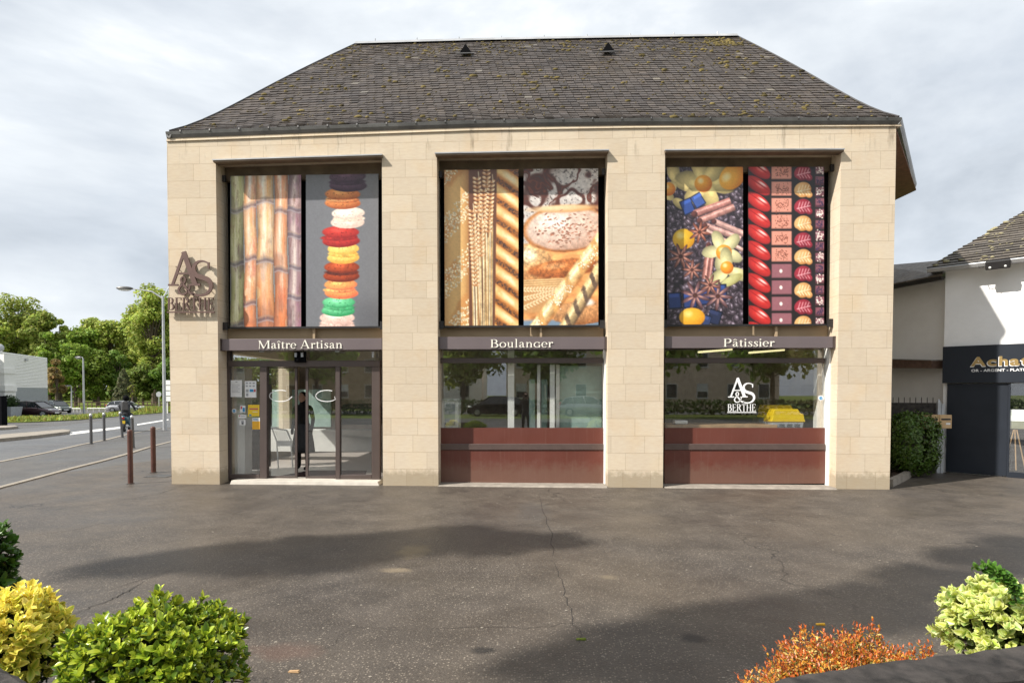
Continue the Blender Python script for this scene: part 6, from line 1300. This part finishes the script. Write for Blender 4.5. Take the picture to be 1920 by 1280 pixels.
# ------------------------------------------------------------------ planters and shrubs in the foreground
def planter(px_pts, z, back, lab, w_=.22):
    """low stone wall whose inner (camera side) line passes the given pixels"""
    pts = [at_z(x, y, z) for x, y in px_pts]; m = MB(); n = len(pts); g = random.Random(3); vs = []; fs = []
    prof = [(0, -z), (0, -.02), (.03, 0), (w_-.03, 0), (w_, -.02), (w_, -z)]
    S = []
    for a, b in zip(pts, pts[1:]): S += [a.lerp(b, k/6) for k in range(6)]
    S.append(pts[-1]); jit = [Vector((0, 0, g.uniform(-.006, .006))) for _ in S]
    for i, p in enumerate(S):
        t_ = (S[min(i+1, len(S)-1)]-S[max(i-1, 0)]); t_.z = 0; t_.normalize(); s = Vector((t_.y, -t_.x, 0)); s = s if s.y < 0 else -s
        for a, b in prof: vs.append(p+s*a+Vector((0, 0, b))+(jit[i] if b > -.1 else Vector((0, 0, 0))))
    k = len(prof)
    for i in range(len(S)-1):
        for q in range(k-1): fs.append((i*k+q, i*k+q+1, (i+1)*k+q+1, (i+1)*k+q))
    m.add(vs, fs); o = m.build('planter_wall', M['dark_concrete']); tag(o, lab, 'wall', 'low planter walls in the foreground'); return pts
planter([(1300, 1305), (1390, 1281), (1500, 1258), (1640, 1236), (1780, 1220), (1935, 1202), (2100, 1190)], .74, .3, 'rough dark stone planter wall at the bottom right corner')
planter([(-160, 1175), (-60, 1215), (0, 1243), (40, 1263), (90, 1300)], .72, .3, 'rough dark stone planter wall at the bottom left corner')
for (a, b, c, d) in ((-3.3, -1.45, -8.95, -8.45), (1.5, 3.6, -8.8, -8.35)):
    m = MB(); m.box(a, b, c, d, 0, .22); o = m.build('soil_bed', M['soil']); o['kind'] = 'structure'
def rosette_shrub(c, r, n_shoot, leaf, colf, edgef, lab, name, nl=(5, 8), wid=.5, lift=.5, inner=(.03, .06, .012), bump=.1, zmin=.3, pw=1.0, inner_n=900):
    root = thing(name, Vector((c.x, c.y, .3)), lab, 'shrub', 'foreground planter shrubs'); g = rng
    C = []; U = []; V = []; col_ = []; ed = []; m = MB()
    for i in range(n_shoot):
        d = unit(1)[0]
        if d[2] < -.35: d[2] = -d[2]
        d = np.sign(d)*np.abs(d)**pw; d /= np.linalg.norm(d)**.6
        k = 1+bump*(math.sin(d[0]*7+d[1]*5+c.x*3)+math.sin(d[2]*9+d[0]*4))*.6+g.normal(0, .045); p = np.array(c)+d*np.array(r)*k*g.uniform(.82, 1.0)
        if p[2] < zmin: continue
        ax = nrm(d/np.array(r)*min(r)+np.array([0, 0, lift])+unit(1)[0]*.3); e1 = nrm(np.cross(ax, unit(1)[0])); e2 = np.cross(ax, e1); k = g.integers(*nl); sc_ = g.uniform(.7, 1.25); hh = (p[2]-(c.z-r[2]))/(2*r[2])
        if i % 6 == 0: q = np.array(c)+d*np.array(r)*.35; m.tube([Vector(q), Vector(p)], [.006, .003], 4)
        for j in range(k):
            an = 2*math.pi*j/k*1.0+g.uniform(-.3, .3); sp = g.uniform(.35, 1.15) if j < k-2 else g.uniform(.1, .5); dr_ = nrm(ax*math.cos(sp)+(e1*math.cos(an)+e2*math.sin(an))*math.sin(sp)); side = nrm(np.cross(ax, dr_)+unit(1)[0]*.15); L = leaf*sc_*g.uniform(.7, 1.15)
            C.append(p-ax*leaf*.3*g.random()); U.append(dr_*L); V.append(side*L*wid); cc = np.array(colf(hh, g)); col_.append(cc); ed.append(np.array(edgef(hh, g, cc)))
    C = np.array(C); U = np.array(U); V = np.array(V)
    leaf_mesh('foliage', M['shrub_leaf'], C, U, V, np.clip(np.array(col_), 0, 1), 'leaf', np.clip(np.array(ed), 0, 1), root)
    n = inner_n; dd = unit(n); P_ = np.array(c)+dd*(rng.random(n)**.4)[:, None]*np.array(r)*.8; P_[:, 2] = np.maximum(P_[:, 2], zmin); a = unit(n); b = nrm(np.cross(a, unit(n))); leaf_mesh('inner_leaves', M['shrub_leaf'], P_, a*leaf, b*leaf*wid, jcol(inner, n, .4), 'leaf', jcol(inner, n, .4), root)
    for k in range(9): p = Vector((c.x+random.uniform(-.06, .06), c.y+random.uniform(-.06, .06), .3)); m.tube([p, Vector((c.x+random.uniform(-.7, .7)*r[0], c.y+random.uniform(-.7, .7)*r[1], c.z+random.uniform(0, .6)*r[2]))], [.009, .004], 5)
    m.build('stem', M['twig'], root); return root
vj = lambda g, c, v=.2: np.array(c)*(1+g.uniform(-v, v))*(1+g.uniform(-.08, .08, 3))
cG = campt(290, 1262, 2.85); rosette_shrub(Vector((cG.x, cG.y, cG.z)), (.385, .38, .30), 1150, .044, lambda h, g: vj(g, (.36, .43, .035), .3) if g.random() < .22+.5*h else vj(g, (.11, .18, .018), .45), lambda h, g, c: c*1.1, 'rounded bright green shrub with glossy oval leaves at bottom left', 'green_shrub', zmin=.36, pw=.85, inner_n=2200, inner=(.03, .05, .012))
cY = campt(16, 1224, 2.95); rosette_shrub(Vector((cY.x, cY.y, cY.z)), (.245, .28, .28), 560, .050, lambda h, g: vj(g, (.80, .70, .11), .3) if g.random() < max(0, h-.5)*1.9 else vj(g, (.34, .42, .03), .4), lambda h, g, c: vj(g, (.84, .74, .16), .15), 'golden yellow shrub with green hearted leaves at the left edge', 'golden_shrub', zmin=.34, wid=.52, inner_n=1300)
cD = campt(-22, 1055, 3.35); rosette_shrub(Vector((cD.x, cD.y, cD.z-.05)), (.13, .15, .26), 110, .055, lambda h, g: vj(g, (.06, .13, .018), .4), lambda h, g, c: c*1.1, 'dark green leafy shrub at the left edge above the golden one', 'dark_shrub', zmin=.3, inner_n=500)
cV = campt(1896, 1184, 3.0); rosette_shrub(Vector((cV.x, cV.y, cV.z-.01)), (.27, .27, .24), 640, .046, lambda h, g: vj(g, (.42, .50, .045), .25) if g.random() < .75 else vj(g, (.20, .36, .04), .25), lambda h, g, c: vj(g, (.76, .78, .34), .12), 'clipped green and cream variegated shrub at bottom right', 'variegated_shrub', wid=.72, lift=.2, zmin=.42, pw=.8, inner_n=1300, inner=(.12, .16, .04))
# orange shrub: shoots lined with small leaves, youngest ones red
def spike_shrub(c, r, ns, lab):
    root = thing('orange_shrub', Vector((c.x, c.y, .3)), lab, 'shrub', 'foreground planter shrubs'); g = rng; C = []; U = []; V = []; K = []; m = MB()
    for i in range(ns):
        d = unit(1)[0]; d[2] = abs(d[2]); rad = g.uniform(.55, 1.0); p = np.array(c)+d*np.array(r)*rad*(1+.10*math.sin(d[0]*11)+.08*math.sin(d[1]*9)); ax = nrm(d*.5+np.array([0, 0, 1.0])+unit(1)[0]*.4); L = g.uniform(.02, .055)*(1.9 if g.random() < .035 else 1); e1 = nrm(np.cross(ax, unit(1)[0])); e2 = np.cross(ax, e1)
        if i % 4 == 0: m.tube([Vector(p-ax*.05), Vector(p+ax*L)], .0016, 4)
        k = int(L/.008)
        for j in range(k):
            t_ = j/max(1, k-1); an = (j % 2)*math.pi+(j//2)*math.pi/2+g.uniform(-.4, .4); dr_ = nrm((e1*math.cos(an)+e2*math.sin(an))*(1-.55*t_)+ax*(.35+.7*t_)); l = g.uniform(.018, .030)*(1-.25*t_)
            C.append(p+ax*L*t_); U.append(dr_*l); V.append(nrm(np.cross(ax, dr_))*l*.42); q = t_*.55+.5*rad-.28+g.uniform(-.28, .28); base = np.array((.62, .15, .03)) if q > .50 else (np.array((.76, .38, .05)) if q > .26 else (np.array((.80, .62, .20)) if g.random() < .65 else np.array((.24, .26, .03)))); K.append(base*.86*(1+g.uniform(-.3, .25)))
    C = np.array(C); K = np.clip(np.array(K), 0, 1); leaf_mesh('foliage', M['shrub_leaf'], C, np.array(U), np.array(V), K, 'leaf', K, root)
    n = 4000; dd = unit(n); dd[:, 2] = np.abs(dd[:, 2]); P_ = np.array(c)+dd*(rng.random(n)**.4)[:, None]*np.array(r)*.78; a = unit(n); b = nrm(np.cross(a, unit(n))); leaf_mesh('inner_leaves', M['shrub_leaf'], P_, a*.022, b*.01, jcol((.34, .20, .04), n, .5), 'leaf', jcol((.34, .20, .04), n, .5), root)
    m.build('stem', M['twig'], root)
cO = campt(1608, 1350, 3.0); spike_shrub(Vector((cO.x, cO.y, cO.z)), (.50, .38, .375), 5600, 'low orange and red leaved shrub at the bottom right')
# trailing weed over the variegated shrub
wd_ = thing('trailing_weed', campt(1870, 1085, 2.9), 'thin trailing green weed lying over the variegated shrub', 'plant'); m = MB(); C = []; U = []; V = []
for k in range(5):
    P0 = campt(1905, 1104+6*k, 2.78); P1 = campt(1826+14*k, 1064+6*k, 2.78); pts = [P0.lerp(P1, t_)+Vector((0, 0, .05*math.sin(t_*3.1))) for t_ in np.linspace(0, 1, 9)]; m.tube(pts, .0022, 4)
    for p in pts:
        for s in range(4): d = nrm(unit(1)[0]+np.array([0, -.4, .3])); C.append(np.array(p)); U.append(d*.032); V.append(nrm(np.cross(d, unit(1)[0]))*.024)
leaf_mesh('foliage', M['shrub_leaf'], np.array(C), np.array(U), np.array(V), jcol((.10, .22, .03), len(C), .3), 'leaf', jcol((.12, .26, .04), len(C), .3), wd_); m.build('stem', M['twig'], wd_)
# fallen leaves and bits on the forecourt
for (px, py, c, lab) in [(1538, 1172, 'orange_paper', 'tan fallen twig on the asphalt behind the orange shrub'), (1089, 1200, 'lawn', 'small green leaf lying on the dark asphalt'), (551, 1261, 'wood', 'small yellow leaf lying on the asphalt right of the green shrub')]:
    p = G(px, py); m = MB(); m.hexa([p+Vector(v) for v in [(-.035, -.008, .006), (.035, -.012, .006), (.04, .006, .006), (-.03, .01, .006), (-.035, -.008, .012), (.03, -.01, .02), (.035, .006, .02), (-.03, .01, .014)]]); tag(m.build('fallen_leaf', M[c]), lab, 'leaf')
g = random.Random(21); m = MB()
for i in range(260):
    px, py = g.uniform(250, 1900), 925+g.random()**1.4*350; p = G(px, py); s = g.uniform(.003, .008)
    if px < 480 and py > 1090 or px > 1400 and py > 1180: continue
    m.ball(p+Vector((0, 0, .006)), (s*g.uniform(1, 2), s, s*.5), 6, 4)
o = m.build('grit', M['kerb_stone']); o['kind'] = 'stuff'

def crack(px, w_, lab):
    pts = [G(*p) for p in px]; P2 = []
    for a, b in zip(pts, pts[1:]): P2 += [a.lerp(b, k/6)+Vector((random.gauss(0, .012), random.gauss(0, .012), 0)) for k in range(6)]
    P2.append(pts[-1]); m = MB()
    for i, (a, b) in enumerate(zip(P2, P2[1:])):
        d = (b-a).normalized(); s = Vector((d.y, -d.x, 0)); e = lambda i: w_*(.25+.75*math.sin(math.pi*(i+.5)/(len(P2)+1)))
        m.quad(a+s*e(i)+Vector((0, 0, .0085)), b+s*e(i+1)+Vector((0, 0, .0085)), b-s*e(i+1)+Vector((0, 0, .0085)), a-s*e(i)+Vector((0, 0, .0085)))
    return struct(m.build('asphalt_crack', M['dark_concrete']))
crack([(137, 1152), (170, 1139), (215, 1122), (245, 1107), (268, 1091)], .005, '')
crack([(200, 1108), (235, 1097), (285, 1081), (330, 1066)], .003, ''); crack([(1035, 1046), (1046, 1075), (1060, 1110), (1072, 1150), (1093, 1215)], .003, '')
crack([(1012, 930), (1020, 965), (1034, 1000), (1036, 1045)], .004, ''); crack([(238, 935), (300, 926), (330, 915)], .004, ''); crack([(0, 1012), (60, 1004), (140, 994), (220, 975)], .003, '')
# ------------------------------------------------------------------ the other side of the street: behind the camera, mirrored in the shop glass
sheet_poly('lawn_strip', [Vector((-60, -52, 0)), Vector((60, -52, 0)), Vector((60, -29, 0)), Vector((-60, -29, 0))], M['lawn'], .0)
sheet_poly('pavement', [Vector((-60, -29, 0)), Vector((60, -29, 0)), Vector((60, -16, 0)), Vector((-60, -16, 0))], M['pavement_asphalt'], .002)
sheet_poly('road', [Vector((-80, -45, 0)), Vector((80, -45, 0)), Vector((80, -37, 0)), Vector((-80, -37, 0))], M['road_asphalt'], .01)
def block(x0, x1, y, h, mat, lab, nx, nz, roof_h, win=(1.0, 1.35)):
    root = thing('apartment_building', Vector(((x0+x1)/2, y, 0)), lab, 'building', 'buildings mirrored in the shop glass'); m = MB(); m.box(x0, x1, y-10, y, -.1, h); m.build('wall', M[mat], root)
    m = MB(); m.hexa([(x0-.4, y-10.4, h), (x1+.4, y-10.4, h), (x1+.4, y+.4, h), (x0-.4, y+.4, h), (x0+3, y-6, h+roof_h), (x1-3, y-6, h+roof_h), (x1-3, y-4, h+roof_h), (x0+3, y-4, h+roof_h)]); m.build('roof', M['dark_concrete'], root)
    for i in range(nx):
        for j in range(nz):
            cx = x0+(x1-x0)*(i+.5)/nx; cz = 1.9+j*(h-1.0)/nz; w_, hh = win; m = MB()
            m.box(cx-w_/2-.1, cx+w_/2+.1, y, y+.12, cz-hh/2-.12, cz-hh/2); m.box(cx-w_/2-.07, cx-w_/2, y, y+.06, cz-hh/2, cz+hh/2); m.box(cx+w_/2, cx+w_/2+.07, y, y+.06, cz-hh/2, cz+hh/2); m.box(cx-w_/2-.07, cx+w_/2+.07, y, y+.06, cz+hh/2, cz+hh/2+.08); f = m.build('window', M['pale_shutter'], root)
            m = MB(); m.box(cx-w_/2, cx+w_/2, y+.003, y+.02, cz-hh/2, cz+hh/2); m.build('pane', M['car_glass'], f)
            if (i+j) % 3 == 0: m = MB(); m.box(cx-w_/2, cx+w_/2, y+.022, y+.04, cz-hh*.05, cz+hh/2); m.build('shutter', M['pale_shutter'], f)
block(-2, 26, -52, 10.5, 'beige_render', 'beige rendered apartment block mirrored in the right shop window', 9, 3, 4)
block(-40, -16, -56, 9.5, 'spandrel', 'brown apartment block mirrored in the entrance doors', 8, 3, 3.5)
block(-13, -5, -58, 5.0, 'plaster', 'small pale house mirrored in the middle shop window', 2, 1, 3)
for i, (x, y, H, Wd, c, lab) in enumerate([(9.5, -33, 9.5, 8, MG, 'leafy tree with forked trunk mirrored in the right window'), (19, -36, 9, 8, MG, 'leafy tree at the right of the mirrored street'), (-5.5, -42, 8, 7, YG, 'pale tree mirrored in the middle window'), (1.5, -41, 9, 7, MG, 'green tree mirrored at the middle window centre'), (-18, -40, 8.5, 7, MG, 'green tree mirrored in the glass doors')]):
    tree(37*i, 0, 0, 0, c, lab, group='trees mirrored in the shop glass', n=2600, leaf=.5, crown0=.28, pos=(x, y, 0), H=H, Wd=Wd, name='street_tree')
n = 5000; C = np.stack([rng.uniform(-30, 30, n), rng.uniform(-36.6, -35.8, n), rng.random(n)**.7*1.15], 1); a = unit(n); b = nrm(np.cross(a, unit(n))); hd = leaf_mesh('hedge', M['tree_leaf'], C, a*.3, b*.22, jcol((.06, .10, .02), n)); tag(hd, 'long clipped hedge along the street, mirrored in the shop glass', 'hedge')
hatchback(Vector((-2.2, -33.5, 0)), R(175), 4.3, 1.75, 1.5, M['black'], 'black car mirrored in the middle shop window', 'cars mirrored in the shop glass'); hatchback(Vector((4.6, -34, 0)), R(5), 4.1, 1.75, 1.5, M['silver_paint'], 'silver car mirrored in the middle shop window', 'cars mirrored in the shop glass')
# trees on the sunny side whose crowns shade the forecourt
def shade_tree(targets, z0, lab, trunk):
    root = thing('shade_tree', Vector((trunk[0], trunk[1], 0)), lab, 'tree', 'trees shading the forecourt'); cs = []
    for (px, py, r_, dz) in targets: z = z0+dz; p = G(px, py); cs.append((p-SUN*(z/-SUN.z), r_))
    tr = Vector((trunk[0], trunk[1], 0)); m = MB(); fork = tr+Vector((0, 0, z0*.62)); m.tube([tr, tr+Vector((.1, 0, z0*.3)), fork], [.32, .26, .2], 10)
    C = []
    for c, r_ in cs:
        mid = fork.lerp(c, .5)+Vector((0, 0, .5)); m.tube([fork, mid, c], [.06, .03, .01], 6)
        k = int(150*(r_/.5)**2); d = unit(k)*(rng.random((k, 1))**.4)*r_*np.array([1, 1, .7]); C.append(np.array(c)+d)
    C = np.concatenate(C); n = len(C); a = unit(n); b = nrm(np.cross(a, unit(n))); leaf_mesh('crown', M['tree_leaf'], C, a*.26, b*.2, jcol(MG, n), parent=root); m.build('trunk', M['bark'], root)
shade_tree([(330, 1052, .5, 0), (430, 1040, .62, .8), (540, 1030, .66, -.5), (640, 1028, .7, .6), (740, 1020, .75, 0), (840, 1012, .75, .9), (930, 1016, .62, -.4), (1010, 1014, .45, .4), (1060, 1015, .3, 0), (230, 1062, .45, .5), (600, 1055, .5, 1.2), (480, 1062, .45, -1)], 11, 'spreading tree behind the photographer throwing the long middle shadow', (-15, -18))
shade_tree([(1180, 1215, .45, 0), (1270, 1190, .5, .7), (1360, 1175, .5, -.5), (1450, 1165, .5, .5), (1540, 1150, .5, 0), (1640, 1122, .5, .6), (1750, 1085, .5, -.4), (1860, 1050, .55, .3), (1010, 1252, .3, 0), (1100, 1240, .32, .5), (1330, 1232, .4, 0), (1450, 1210, .35, 1), (1230, 1262, .3, .4), (1600, 1165, .35, -.7), (1700, 1150, .35, .3), (1950, 1030, .6, 0)], 10, 'tree behind the photographer throwing the lower right shadow', (-6.5, -21))
# a wire's shadow and far ground are left to the light
